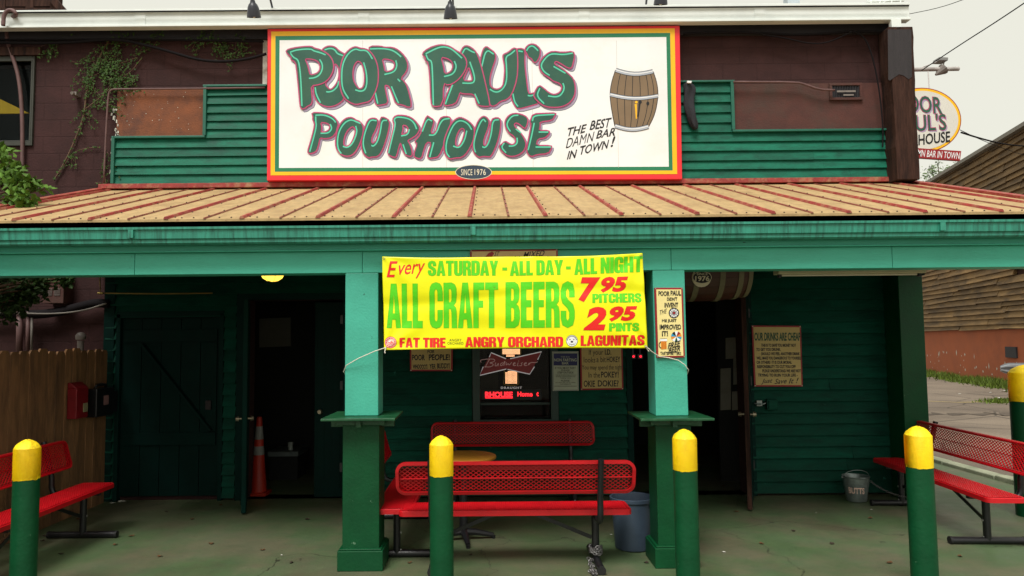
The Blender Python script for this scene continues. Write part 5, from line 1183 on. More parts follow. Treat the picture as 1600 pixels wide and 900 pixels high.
# things just inside the left doorway
q0 = P(432, 706, 9.6)
sk = thing('steel_counter', 'narrow steel counter in the dark room behind the traffic cone', 'counter', (q0.x, 9.7, 0))
mb = MB(); mb.box(P(418,706,9.6).x, P(466,706,9.6).x, 9.6, 10.1, q0.z - .06, q0.z); mb.build('counter_top', G_galv, sk, bevel=.004)
mb = MB(); mb.box(P(420,706,9.6).x, P(464,706,9.6).x, 9.63, 10.08, 0, q0.z - .061); mb.build('cabinet', M_interior, sk)
q1 = P(454, 704, 9.75); mb = MB(); mb.lathe([(.001,.003),(.03,.003),(.036,.10),(.033,.10),(.028,.008)], (q1.x, 9.75, q0.z), 18)
tag(mb.build('glass_tumbler', mat('pale_tumbler', lin(190, 196, 190), .2, .05), smooth=True), 'pale tumbler standing on the steel counter in the doorway', 'tumbler')
q2 = P(428, 518, 10.4); mb = MB(); quad_on(mb, (405,498), (454,496), (454,541), (405,543), 10.40, 10.43); o = mb.build('notice_board', mat('grey_notice_paper', lin(120, 118, 108), .8, .12)); tag(o, 'grey sheet hanging high in the dark room of the left doorway', 'notice')
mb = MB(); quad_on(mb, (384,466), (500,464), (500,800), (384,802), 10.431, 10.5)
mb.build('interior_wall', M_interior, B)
for k, (a, b, c, d_) in enumerate(((1126,576,1142,640), (1146,560,1160,600), (1134,528,1150,560), (1144,612,1158,640))):
    mb = MB(); quad_on(mb, (a,b), (c,b-1), (c,d_), (a,d_+1), 9.30, 9.306); tag(mb.build('paper_notice', mat('dim_paper', lin(150, 146, 132), .8, .2)), ('tall grey notice pinned inside the dark right doorway', 'small grey notice nearest the door leaf inside the right doorway', 'topmost grey notice inside the dark right doorway', 'lowest small grey notice inside the dark right doorway')[k], 'notice')
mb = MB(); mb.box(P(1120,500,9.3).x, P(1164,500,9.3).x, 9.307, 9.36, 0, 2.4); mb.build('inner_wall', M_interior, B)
# barrel over the right doorway
byc, bl2 = 7.15, .42; b0 = P(1096, 440, byc); bz = P(1096, 471, byc).z + .30
br = thing('wall_barrel', 'dark wooden barrel with pale hoops mounted above the right doorway', 'barrel', (b0.x, byc, bz - .3))
def brad(u): return .30 - .045*(u/bl2)**2
mb = MB(); N = 40
for k in range(20):
    a0, a1 = 2*math.pi*k/20 + .004, 2*math.pi*(k+1)/20 - .004
    us = [-bl2 + 2*bl2*i/10 for i in range(11)]; vs = []
    for u in us:
        for a in (a0, (a0+a1)/2, a1): vs.append((b0.x + u, byc + brad(u)*math.cos(a), bz + brad(u)*math.sin(a)))
    mb.add(vs, [(i*3+j, i*3+j+1, i*3+j+4, i*3+j+3) for i in range(10) for j in range(2)])
for s in (-1, 1): mb.lathe([(.001, s*(bl2-.03)), (.25, s*(bl2-.03))], (b0.x, byc, bz), 32, 'X')
mb.lathe([(brad(u)-.006, u) for u in [-bl2 + 2*bl2*i/10 for i in range(11)]], (b0.x, byc, bz), 32, 'X')
mb.build('staves', mat('dark_oak_staves', lin(70, 36, 26), .45, .3, 4, .2, 40, stretch=(.4, 4, 4)), br, smooth='all')
mb = MB()
for u, w in ((-.40, .025), (-.32, .025), (-.12, .025), (.12, .025), (.30, .025), (.395, .022)):
    mb.lathe([(brad(u-w)+.001, u-w), (brad(u-w)+.006, u-w), (brad(u+w)+.006, u+w), (brad(u+w)+.001, u+w)], (b0.x, byc, bz), 40, 'X')
mb.build('hoop', mat('pale_painted_hoop', lin(112, 106, 80), .5, .2, 10), br, smooth=True)
py_ = byc - brad(0) - .012; pp = plane(py_)
mb = MB(); ddisc(mb, 1097, 433.5, 15, 9.6, pp, 0, 0, 36); ddisc(mb, 1097, 433.5, 14, 8.8, pp, 1, .002, 36)
dtext(mb, 'SINCE', 1088.5, 426.3, 1105.5, 430, pp, 0, .004, bold=.01); dtext(mb, '1976', 1086, 431.2, 1108.5, 439.5, pp, 0, .004, bold=.03)
mb.lathe([(.09, 0), (.09, .014)], (P(1097,433.5,py_).x, py_ + .016, P(1097,433.5,py_).z), 20, 'Y', close=True)
mb.build('oval_plate', [K_cream, K_blk], br)
mb = MB()
for s in (-.25, .25): mb.box(b0.x+s-.02, b0.x+s+.02, byc-.03, byc+.03, bz + brad(s) - .002, Z(404) + .0)
mb.build('hanger', M_black, br)
# yellow ceiling lamp
ly = 6.9; l0 = P(426, 424, ly)
lm = thing('ceiling_lamp', 'lit amber glass lamp under the left half of the porch ceiling', 'lamp', l0)
lmb = glow('amber_lamp_glass', (1.0, .62, .07), 1.0)
mb = MB(); mb.lathe([(.001,-.098),(.05,-.09),(.09,-.065),(.115,-.02),(.118,.01),(.10,.05),(.06,.07),(.001,.075)], l0, 28); mb.build('shade', lmb, lm, smooth='all')
mb = MB(); mb.lathe([(.07,.072),(.07,.10)], l0, 20, close=True); mb.tube([l0 + Vector((0,0,.1)), (l0.x, l0.y, Z(404))], .012, 8)
for a in range(0, 360, 60): mb.tube([l0 + Vector((r_*math.cos(R(a)), r_*math.sin(R(a)), z)) for r_, z in ((.004,-.101),(.053,-.093),(.093,-.067),(.119,-.02),(.122,.01))], .002, 4)
mb.build('mount', M_black, lm, smooth=True)
# fluorescent batten
f0, f1 = P(1212, 424, 6.35), P(1441, 421, 6.35)
fl = thing('strip_light', 'long beige strip light under the right half of the porch ceiling', 'light', ((f0.x+f1.x)/2, 6.35, f0.z))
mb = MB(); mb.bar((f0.x, 6.35, f0.z-.006), (f1.x, 6.35, f0.z-.006), .12, .045); mb.build('casing', mat('beige_enamel', lin(190, 184, 150), .5, .1), fl, bevel=.006)
mb = MB(); mb.tube([(f0.x+.05, 6.35, f0.z-.036), (f1.x-.05, 6.35, f0.z-.036)], .0085, 12); mb.build('tube', mat('white_glass_tube', lin(206, 200, 180), .2, .03), fl, smooth=True)
mb = MB()
for u in (.15, .85): x = f0.x + (f1.x-f0.x)*u; mb.tube([(x, 6.35, f0.z+.025), (x, 6.35, Z(404))], .006, 6)
for x in (f0.x+.03, f1.x-.03): mb.box(x-.012, x+.012, 6.33, 6.37, f0.z-.055, f0.z-.026)
mb.build('hanger', M_black, fl)
# bracket rod high on the left wall
mb = MB(); mb.tube([P(156,431,8.33), P(157,458,8.33), P(250,459,8.33), P(332,458,8.33)], .008, 8); mb.tube([P(157,458,8.33), P(157,458,8.44)], .008, 8); mb.tube([P(331,458,8.33), P(331,458,8.44)], .008, 8); mb.tube([P(153,458,8.31), P(161,458,8.31)], .014, 8)
tag(mb.build('brass_rod', mat('dull_brass', lin(150, 130, 70), .4, .15, metal=.6), smooth=True), 'thin brass rod on brackets near the top of the left porch wall', 'rod')
# switch box on the right wall
sb = P(1205, 632, 8.4); mb = MB(); mb.box(sb.x-.06, sb.x+.06, 8.36, 8.425, sb.z-.06, sb.z+.06); mb.box(sb.x-.045, sb.x+.045, 8.35, 8.359, sb.z-.045, sb.z+.045)
tag(mb.build('junction_box', M_siding, bevel=.005), 'green junction box on the siding below the cheap drinks sign', 'electric box')
mb = MB(); hk = P(1186, 630, 8.4); mb.tube([hk + Vector((-.06,-.02,0)), hk + Vector((0,-.05,-.01)), hk + Vector((.06,-.03,.0))], .008, 8); mb.box(hk.x-.03, hk.x+.03, 8.385, 8.43, hk.z-.03, hk.z+.03)
tag(mb.build('door_stay', G_galv), 'bright metal door stay on the siding beside the junction box', 'door stay')

# ------------------------------------------------------------------ sign lamps on the roof edge
L_blk = mat('lamp_black_enamel', lin(46, 48, 56), .35, .1)
for px, py, lb in ((397, 27.5, 'black gooseneck lamp over the left corner of the big sign'), (704, 29.5, 'black gooseneck lamp over the middle of the big sign'), (1032, 7.5, 'black gooseneck lamp raised highest, over the right end of the big sign')):
    p = P(px, py, 7.65); lp = thing('gooseneck_lamp', lb, 'lamp', p, group='gooseneck lamps above the big sign')
    ax = Vector((0, .35, -1)).normalized(); mb = MB()
    s0 = p - ax*.16; rot = Vector((0,0,-1)).rotation_difference(ax).to_matrix()
    prof = [(.024, .175), (.028, .15), (.045, .13), (.058, .10), (.066, .06), (.072, .02), (.074, .0), (.069, .0), (.06, .05), (.02, .12)]
    b_ = len(mb.v); mb.lathe(prof, (0,0,0), 24); mb.v = [p + rot @ v for v in mb.v]; mb.build('lamp_shade', L_blk, lp, smooth=True)
    top = p - ax*.17; mb = MB(); mb.tube(chaikin3([top, top + Vector((0,-.08,.22)), top + Vector((0,.1,.5)), (p.x, 8.2, top.z + .35), (p.x, 8.45, ZTOP - .08)], 3), .012, 8); mb.lathe([(.05, 0), (.05, .02)], (p.x, 8.45, ZTOP - .1), 12, close=True); mb.build('arm', L_blk, lp, smooth=True)
    mb = MB(); mb.lathe([(.001, .05), (.03, .04), (.032, .015), (.001, -.005)], (0,0,0), 14); mb.v = [p + rot @ v for v in mb.v]; mb.build('bulb', mat('frosted_bulb', lin(220, 220, 210), .3, .03), lp, smooth='all')
# black rag hanging at the right end of the sign
rg = MB(); path = [(1074,128,9),(1077,140,11),(1075,152,10),(1077,166,9),(1080,180,8.5),(1084,193,8),(1087,203,4)]
rr_ = random.Random(12); rings = []
for i, (x, y, w) in enumerate(path):
    c_ = P(x, y, 8.38); ww = w*8.38/FPX
    for k in range(14):
        a = 2*math.pi*k/14; f = 1 + .3*math.sin(3*a + i*1.3) + rr_.uniform(-.28, .28)
        rings.append(c_ + Vector((ww*.9*math.cos(a)*f, .045*math.sin(a)*f, rr_.uniform(-.01, .01))))
n = 14; fs = [tuple(range(n))] + [tuple((len(path)-1)*n + k for k in range(n))[::-1]]
for i in range(len(path)-1):
    for k in range(n): fs.append((i*n+k, (i+1)*n+k, (i+1)*n+(k+1) % n, i*n+(k+1) % n))
rg.add(rings, fs); o = rg.build('black_rag', mat('black_cloth', lin(34, 34, 40), .85, .2, 10, .3, 60), smooth='all')
md = o.modifiers.new('sub', 'SUBSURF'); md.levels = md.render_levels = 2; mb = MB(); quad_on(mb, (1074,126), (1081,126.5), (1080,129.5), (1074,129), 8.30, 8.325); o['kind'] = 'thing'; tgw = mb.build('white_tag', K_wht, o)
tag(o, 'black cloth dangling at the right edge of the big sign', 'cloth')

# ------------------------------------------------------------------ fence and what hangs on it
FX = -4.34
fc_ = thing('wooden_fence', 'brown board fence closing the left side of the porch', 'fence', (FX, 6, -.1)); mb = MB(); rf = random.Random(4); y = 8.38
while y > 2.6:
    w = rf.uniform(.125, .145); h = 1.72 + rf.uniform(-.02, .02); j = rf.uniform(-.006, .006); x0, x1 = FX + j, FX + .02 + j; z0 = -.02
    pr = [(y-w, z0), (y, z0), (y, h-.03), (y-.025, h), (y-w+.025, h), (y-w, h-.03)]
    mb.add([(x1, a, b) for a, b in pr] + [(x0, a, b) for a, b in pr], [(0,1,2,3,4,5), (11,10,9,8,7,6)] + [(i, 6+i, 6+(i+1) % 6, (i+1) % 6) for i in range(6)])
    y -= w + rf.uniform(.004, .01)
mb.build('pickets', mat('old_brown_fence_board', lin(136, 98, 64), .85, .35, 5, .4, 40, island=.16, dirt=lin(62, 48, 38), dirt_amt=.7, dirt_scale=3, stretch=(3, 3, .5)), fc_)
mb = MB()
for z in (.3, 1.35): mb.box(FX-.06, FX-.008, 2.6, 8.38, z, z+.09)
mb.build('rail', M_timber, fc_)
for yy in (8.2, 5.8, 3.4):
    mb = MB(); mb.box(FX-.16, FX-.062, yy-.05, yy+.05, -.1, 1.7); mb.build('fence_post', M_timber, fc_)
def fY(px): return FX*FPX/(px - CX)
y0 = fY(113); rz_ = P(113, 626, y0).z
cb = thing('call_box', 'small red box mounted on the fence above the left bench', 'box', (FX+.06, y0, rz_-.19))
mb = MB(); mb.box(FX+.03, FX+.13, y0-.11, y0+.11, rz_-.18, rz_+.13); mb.hexa([(FX+.03,y0-.11,rz_+.13),(FX+.13,y0-.11,rz_+.13),(FX+.13,y0+.11,rz_+.13),(FX+.03,y0+.11,rz_+.13),(FX+.03,y0-.11,rz_+.19),(FX+.06,y0-.11,rz_+.19),(FX+.06,y0+.11,rz_+.19),(FX+.03,y0+.11,rz_+.19)])
mb.build('casing', M_red, cb, bevel=.008)
mb = MB()
for k in range(3): mb.box(FX+.131, FX+.137, y0+.01+k*.03, y0+.03+k*.03, rz_-.12, rz_-.03)
mb.build('label_plate', mat('faded_label', lin(150, 146, 110), .6, .2), cb)
y1 = fY(146); p1 = P(146, 628, y1)
pb_ = thing('wall_telephone', 'black box with a pale label mounted on the fence beside the red box', 'box', (FX+.06, y1, p1.z-.15))
mb = MB(); mb.box(FX+.03, FX+.16, y1-.19, y1+.17, p1.z-.15, p1.z+.15); mb.box(FX+.03, FX+.14, y1+.17, y1+.3, p1.z-.13, p1.z+.1); mb.build('casing', M_black, pb_, bevel=.01)
mb = MB(); mb.box(FX+.161, FX+.164, y1-.05, y1+.05, p1.z-.03, p1.z+.07); mb.build('label_plate', mat('pinkish_label', lin(150, 110, 110), .6, .2), pb_)
mb = MB(); mb.tube(chaikin3([(FX+.1,y1-.12,p1.z+.15),(FX+.11,y1-.1,p1.z+.19),(FX+.11,y1+.08,p1.z+.19),(FX+.1,y1+.1,p1.z+.15)]), .016, 8); mb.build('handle', M_black, pb_, smooth=True)

# ------------------------------------------------------------------ pipes, boxes and cables on the walls
def on(pts, Y): return [P(x, y, Y) for x, y in pts]
def pipe(name, pts, r, m, label, cat, sm=2):
    mb = MB(); mb.tube(chaikin3(pts, sm) if sm else pts, r, 8); return tag(mb.build(name, m, smooth='all'), label, cat)
pipe('wall_pipe', on([(5,40),(6,22),(14,15),(22,17),(27,24)], 8.2) + on([(9,30),(12,70),(24,100),(31,130),(35,180),(35,262)], 8.46), .022, M_brownpipe, 'brown pipe curving over the coping and down the wall at the left window', 'pipe')
pipe('conduit', on([(414,137),(300,138.5),(180,139),(172,141),(169,150),(166,200),(162,286)], 8.41), .011, M_brownpipe, 'thin conduit along the top of the rusty panel and down its left side', 'conduit', 1)
pipe('conduit', on([(1146,128),(1245,128.5),(1258,132),(1280,140),(1304,141)], 8.40), .014, M_brownpipe, 'brown conduit running into the vent grille right of the sign', 'conduit', 1)
pipe('cable', on([(-20,62),(120,62),(200,61),(300,63),(412,65)], 8.42), .012, M_cable, 'straight black cable under the coping left of the sign', 'cable')
pipe('cable', on([(-20,66.5),(100,68),(180,60),(230,71),(270,82),(310,94),(350,97),(390,92),(416,84)], 8.39), .017, M_cable, 'thick black cable sagging toward the left end of the sign', 'cable')
pipe('cable', on([(1068,53),(1120,50),(1200,52),(1240,55),(1300,52),(1330,48),(1396,51)], 8.40), .016, M_cable, 'black cable bundle under the coping right of the sign', 'cable')
pipe('cable', on([(1190,54),(1230,60),(1262,68),(1290,68),(1318,56),(1332,49)], 8.36), .008, M_cable, 'thin black cable looping below the right cable bundle', 'cable')
pipe('cable', on([(1331,48),(1352,58),(1364,90),(1374,140),(1380,200),(1379,230)], 8.38), .008, M_cable, 'thin black cable dropping beside the corner post', 'cable')
pipe('cable', on([(-10,20),(400,16.5),(900,12.5),(1420,9)], 8.22), .009, M_cable, 'thin dark line marking the joint along the top of the coping', 'cable', 0)  # dark tube drawn for the joint at the coping's top edge
pipe('cable', on([(-20,494),(10,490),(55,492),(90,488),(125,479),(150,473),(170,475)], 8.38), .05, M_cable, 'thick black hose slung along the brown wall above the fence', 'hose')
pipe('cable', on([(-20,488),(25,489),(80,491),(130,486),(166,474)], 8.31), .009, mat('pale_grey_cable', lin(120, 114, 106), .7, .1), 'pale thin cable slung in front of the black hose', 'cable')
for i, (x, w, lb) in enumerate(((31, .035, 'brown pipe rising behind the fence, leftmost of three'), (44, .022, 'thinner brown pipe rising behind the fence, middle of three'), (50, .013, 'thin pale pipe rising behind the fence, rightmost of three'))):
    pipe('riser_pipe', on([(x, 487), (x-1, 560)], 8.36), w, (M_brownpipe, M_brownpipe, mat('pale_grey_cable', (1,1,1)))[i], lb, 'pipe', 0)
vp = P(126, 535, 8.3); mb = MB(); mb.tube([(vp.x, 8.3, 1.2), (vp.x, 8.3, vp.z+.02)], .035, 12); mb.lathe([(.05,.0),(.055,.02),(.055,.05),(.03,.08),(.001,.085)], (vp.x, 8.3, vp.z+.03), 14); tag(mb.build('vent_pipe', M_pipe, smooth=True), 'capped grey vent pipe showing just above the fence top', 'pipe')
e0, e1 = P(66, 474, 8.3), P(100, 432, 8.3)
eb_ = thing('electric_cabinet', 'brown louvred electric cabinet on the wall above the fence', 'cabinet', ((e0.x+e1.x)/2, 8.4, e0.z))
mb = MB(); mb.box(e0.x, e1.x, 8.3, 8.499, e0.z, e1.z + .1); mb.build('cabinet_body', M_brownpanel, eb_, bevel=.006)
mb = MB()
for cx in (.32, .7):
    for k in range(4): x = e0.x + (e1.x-e0.x)*cx; z = e0.z + .09 + k*.022; mb.box(x-.035, x+.035, 8.292, 8.299, z, z+.008)
mb.build('louvre', M_pipe, eb_)
lp0 = P(120, 148, 8.45); mb = MB(); mb.box(lp0.x-.03, lp0.x+.02, 8.40, 8.499, lp0.z-.02, lp0.z+.02); mb.tube([(lp0.x-.01, 8.40, lp0.z), (lp0.x-.01, 8.36, lp0.z-.01)], .018, 8); tag(mb.build('wall_hook', M_pipe), 'little grey fitting screwed to the brown wall left of the ivy', 'fitting')

# ------------------------------------------------------------------ plants
def leaf_mat(name, c, var=.45):
    return mat(name, c, .6, var*.6, 9, 0, spec=.2, island=.4)
V_leaf = leaf_mat('ivy_green', lin(52, 76, 28)); V_stem = mat('ivy_stem_brown', lin(96, 72, 54), .8, .2)
V_bush = leaf_mat('bright_bush_green', lin(76, 108, 36)); V_dark = leaf_mat('bush_green', lin(44, 66, 26)); V_far = leaf_mat('far_tree_green', lin(90, 110, 70))
def leaf(mb, c, s, rnd, nrm=None):
    d = Vector((rnd.gauss(0,1), rnd.gauss(0,1), rnd.gauss(-.3,1))).normalized()
    if nrm is not None: d = (d - nrm*d.dot(nrm)*.75).normalized()
    u = d.orthogonal().normalized() if nrm is None else d.cross(nrm + Vector((rnd.gauss(0,.35), rnd.gauss(0,.35), rnd.gauss(0,.35)))).normalized()
    w = d.cross(u)
    mb.add([c, c + d*s*.35 + u*s*.3 + w*s*.05, c + d*s + w*s*-.08, c + d*s*.35 - u*s*.3 + w*s*.05], [(0,1,2),(0,2,3)])
def ivy(label, stems, fans, seed, lbase):
    rnd = random.Random(seed); t = thing('ivy_vine', label, 'vine', lbase); runs = [chaikin_open(st) for st, r in stems]
    mb = MB()
    for st, r in stems: mb.tube(chaikin3(on(st, 8.475)), r, 6)
    for (x, y, dx, dy, n, ln_) in fans:                      # side shoots fanning out from a point of the stem
        for _ in range(n):
            px, py = x + rnd.gauss(0, 4), y + rnd.gauss(0, 5); a = math.atan2(dy, dx) + rnd.gauss(0, .38); run = [(px, py)]
            for k in range(6):
                a += rnd.gauss(0, .25); px += ln_/6*math.cos(a)*rnd.uniform(.6, 1.2); py += ln_/6*math.sin(a)*rnd.uniform(.6, 1.2); run.append((px, py))
            runs.append(run); mb.tube(on(run, 8.478), .003, 4)
    mb.build('stem', V_stem, t, smooth='all'); mb = MB()
    for q, run in enumerate(runs):
        sp_ = 2.0 if q >= len(stems) else 2.8
        for (ax, ay), (bx, by) in zip(run, run[1:]):
            l = math.hypot(bx-ax, by-ay)
            for k in range(max(1, int(l/sp_))):
                u = rnd.random(); leaf(mb, P(ax+(bx-ax)*u + rnd.gauss(0, 1.6), ay+(by-ay)*u + rnd.gauss(0, 1.6), 8.47 - rnd.uniform(0, .05)), rnd.uniform(.018, .042), rnd, Vector((0,-1,0)))
    mb.build('leaves', V_leaf, t); return t
ivy('large ivy climbing the brown wall left of the rusty panel', [([(84,282),(97,262),(115,225),(132,180),(134,150),(142,120),(160,80),(172,60)], .009), ([(134,170),(160,150),(180,130),(205,112),(222,90)], .006), ([(142,120),(165,110),(190,98),(215,90)], .005), ([(92,272),(112,240),(130,232),(155,230)], .004), ([(166,290),(162,262),(164,235)], .006)],
    [(160,76,-.3,1,7,46), (150,100,-.2,1,8,44), (142,125,-.3,1,7,40), (150,95,1,.35,6,50), (160,118,1,-.35,7,56), (165,140,1,-.5,7,56), (150,160,1,.1,5,46), (180,135,1,-.3,4,40), (165,245,0,1,4,34), (110,240,.3,1,3,20), (150,285,1,.1,3,24), (136,170,-.1,1,4,40), (172,64,1,.5,3,40)], 21, P(100, 285, 8.47))
ivy('hanging loop of ivy under the coping left of the sign', [([(332,52),(336,68),(346,84),(360,88),(372,80),(380,62),(376,52)], .004)], [(334,56,.2,1,5,30), (345,76,.5,.6,5,24), (360,86,.3,.4,5,16), (374,80,.3,-1,6,30), (352,62,0,1,3,20), (306,58,0,1,2,18), (250,50,-1,.1,5,60), (330,50,-1,.1,4,50), (200,50,-1,.2,4,60)], 22, P(358, 90, 8.47))
ivy('small hanging sprig of ivy beside the upper left window', [([(80,64),(79,80),(76,95)], .003)], [(79,70,.1,1,4,26), (84,66,1,.1,2,20), (76,66,-1,.6,3,22)], 23, P(78, 95, 8.47))
# tree leaning over the left end of the porch roof
tr = thing('leaning_tree', 'green leafy tree beside the left end of the porch roof', 'tree', (-5.75, 7.2, -.1)); rt = random.Random(31)
mb = MB(); mb.tube(chaikin3([(-5.75,7.2,-.1),(-5.7,7.15,1.2),(-5.45,7.1,2.2),(-5.2,7.0,3.0),(-5.0,6.95,3.7)]), [.07 - .05*i/19 for i in range(20)], 8); mb.build('trunk', V_stem, tr, smooth='all')
mb = MB(); hubs = []
for (x, y, Y, r, n) in ((4,250,6.9,.13,70), (12,272,6.85,.12,70), (32,284,6.85,.11,66), (50,284,6.8,.07,34), (63,287,6.85,.06,24), (22,296,6.8,.10,50), (38,308,6.75,.10,50), (40,317,6.75,.06,34), (16,312,6.8,.06,20), (-30,270,6.9,.35,200), (-60,320,7.0,.4,180), (70,296,6.85,.05,8), (30,262,6.95,.06,16), (2,232,7.0,.05,14)):
    c_ = P(x, y, Y); hubs.append(c_)
    for _ in range(n):
        d = Vector((rt.gauss(0,1), rt.gauss(0,1), rt.gauss(0,1))).normalized()*r*rt.random()**.45
        leaf(mb, c_ + d, rt.uniform(.05, .09), rt)
mb.build('crown', V_bush, tr)
mb = MB()
for (x, y, Y, r, n) in ((0,445,7.7,.32,420), (30,440,7.75,.22,300), (50,452,7.8,.16,190), (66,440,7.85,.10,90), (10,478,7.7,.20,220), (90,436,8.0,.10,80), (105,440,8.05,.07,50), (30,468,7.8,.12,80), (-40,450,7.6,.4,300), (-150,430,7.2,.6,500), (-220,330,6.6,.8,700), (-260,450,5.8,.8,700), (-330,380,5.2,.8,600), (-150,350,8.0,.5,400), (-260,560,6.4,.7,500)):  # far-left clumps lie out of view, added to shade the porch
    c_ = P(x, y, Y); hubs.append(c_)
    for _ in range(n):
        d = Vector((rt.gauss(0,1), rt.gauss(0,1), rt.gauss(0,1))).normalized()*r*rt.random()**.45
        leaf(mb, c_ + d, rt.uniform(.04, .08) * (1.0 if x > -100 else 2.0), rt)
mb.build('lower_and_shade_foliage', V_dark, tr)
mb = MB()
for h in hubs:
    s = Vector((-5.25, 7.0, min(3.5, max(1.8, h.z - .4)))); m_ = (s + h)/2 + Vector((0,0,.12)); mb.tube(chaikin3([s, m_, h]), .010, 5)
mb.build('branch', V_stem, tr, smooth='all')

# ------------------------------------------------------------------ beyond the porch on the right
A, Bq = Vector((21.4, 36, 0)), Vector((18.9, 26, 0)); dd = (A - Bq).normalized(); nn = Vector((dd.y, -dd.x, 0))    # nn points away from the lot
s0, s1 = Bq - dd*16, A + dd*14; ln = (s1 - s0).length
wb = thing('wooden_warehouse', 'weathered board building with an orange painted base across the parking lot', 'building', (Bq.x, Bq.y, -.1))
ZM, ZT_ = 1.95, 8.85
mb = MB()
def slab(mb, a, b, o0, o1, z0, z1): mb.hexa([Vector((*(p.xy), z)) for z in (z0, z1) for p in (a + nn*o0, b + nn*o0, b + nn*o1, a + nn*o1)])
slab(mb, s0, s1, .06, 8, -.1, ZM); mb.build('masonry_base', mat('orange_painted_block', lin(156, 80, 42), .8, .16, .6, .3, 12, dirt=lin(118, 62, 38), dirt_amt=.5, dirt_scale=.5), wb)
mb = MB(); slab(mb, s0, s1, .08, 8, ZM, ZT_ - .1); mb.build('inner_wall', M_timber, wb)
mb = MB(); rw = random.Random(14); z = ZM
while z < ZT_:
    h = rw.uniform(.19, .25); u = 0.0
    while u < ln:
        l = rw.uniform(3, 7); e = min(ln, u + l); a, b = s0 + dd*(u+.008), s0 + dd*(e-.008); o = rw.uniform(-.015, .015); t0, t1 = rw.uniform(-.045, .045), rw.uniform(-.045, .045)
        if rw.random() > .02:
            mb.hexa([Vector((*(a + nn*(-.085+o)).xy, z+t0)), Vector((*(b + nn*(-.085+o)).xy, z+t1)), Vector((*(b + nn*.075).xy, z+t1)), Vector((*(a + nn*.075).xy, z+t0)),
                 Vector((*(a + nn*(.01+o)).xy, z+h+.02)), Vector((*(b + nn*(.01+o)).xy, z+h+.02)), Vector((*(b + nn*.075).xy, z+h+.02)), Vector((*(a + nn*.075).xy, z+h+.02))])
        u = e
    z += h
mb.build('weathered_boards', mat('weathered_yellow_brown_boards', lin(112, 88, 54), .85, .4, .8, .3, 8, island=.3, dirt=lin(56, 44, 32), dirt_amt=.85, dirt_scale=.5, stretch=(1, 1, 5)), wb)
mb = MB(); slab(mb, s0, s1, -.25, 8.2, ZT_, ZT_ + .14); mb.build('roof', mat('grey_roof_edge', lin(120, 116, 108), .7, .2), wb)
ws = MB(); rq = random.Random(8)
for _ in range(70):
    u = rq.uniform(10, ln-10); zz = rq.uniform(.1, 1.0)**1.0; s = rq.uniform(.02, .07); h = rq.uniform(.03, .16) if rq.random() < .4 else s
    c_ = s0 + dd*u + nn*.052; c_.z = zz
    ws.add([c_ + dd*-s, c_ + Vector((0,0,-h)), c_ + dd*s*.7, c_ + Vector((0,0,h))], [(0,1,2,3)])
ws.build('peeled_patches', mat('peeled_white_paint', (1,1,1)), wb)
c_ = Bq + dd*1.2 + nn*.0; mb = MB(); slab(mb, c_ - dd*.45, c_ + dd*.45, .0, .058, .9, 1.3); mb.build('vent_cover', M_soffit, wb)
# guard rail
gy = 20.0; gr = thing('guard_rail', 'grey steel guard rail end beyond the thick bollard', 'guard rail', P(1600, 600, gy).xy.to_3d() + Vector((0,0,-.1)))
mb = MB(); g0 = P(1563, 576, gy); gz = g0.z; prof = [(0,-.155),(.0,-.12),(-.08,-.095),(-.08,-.055),(0,-.025),(0,.025),(-.08,.055),(-.08,.095),(0,.12),(0,.155)]
xs = [g0.x + .1*i for i in range(3)] + [g0.x + 1 + i for i in range(8)]; vs = []
for i, x in enumerate(xs):
    k = .45 if i == 0 else .8 if i == 1 else 1
    for y, z in prof: vs.append((x, gy + y*k + (x - g0.x)*-.25, gz + z*k))
npf = len(prof); mb.add(vs, [(i*npf+j, (i+1)*npf+j, (i+1)*npf+j+1, i*npf+j+1) for i in range(len(xs)-1) for j in range(npf-1)])
o = mb.build('rail_beam', mat('grey_galvanised_rail', lin(136, 140, 144), .4, .15, 3, metal=.3), gr); md = o.modifiers.new('thick', 'SOLIDIFY'); md.thickness = .02
for x in (g0.x + .9, g0.x + 3.5):
    mb = MB(); yy = gy + .06 + (x - g0.x)*-.25; mb.box(x-.08, x+.08, yy, yy+.14, -.1, gz + .28); mb.build('rail_post', mat('dark_steel_post', lin(96, 98, 100), .5, .15), gr)
# grass along the wall foot and in the lot
mb = MB(); rg_ = random.Random(17)
def tuft(c_, n, h, sp):
    for _ in range(n):
        b_ = c_ + Vector((rg_.gauss(0, sp), rg_.gauss(0, sp), 0)); a = rg_.uniform(0, 6.28); w = rg_.uniform(.012, .03); hh = h*rg_.uniform(.4, 1.1); d = Vector((math.cos(a), math.sin(a), 0)); l = Vector((rg_.gauss(0,.4), rg_.gauss(0,.4), 1))*hh
        mb.add([b_ - d*w, b_ + d*w, b_ + l], [(0,1,2)])
for u in range(60):
    f = u/60; 
    if rg_.random() < .16: continue
    c_ = Bq + dd*(-3 + 15*f) - nn*rg_.uniform(.2, 1.0); c_.z = -.1; tuft(c_, 110, rg_.uniform(.08, .30), .28)
for k in range(9): tuft(F(1548 + k*7, 629 - k*.5, -.1), 110, .10, .2)
for k in range(6): tuft(F(1520 + k*9, 596 + k*1.5, -.1), 120, .3, .35)
o = mb.build('grass', leaf_mat('weed_green', lin(86, 104, 36)), kind='stuff')
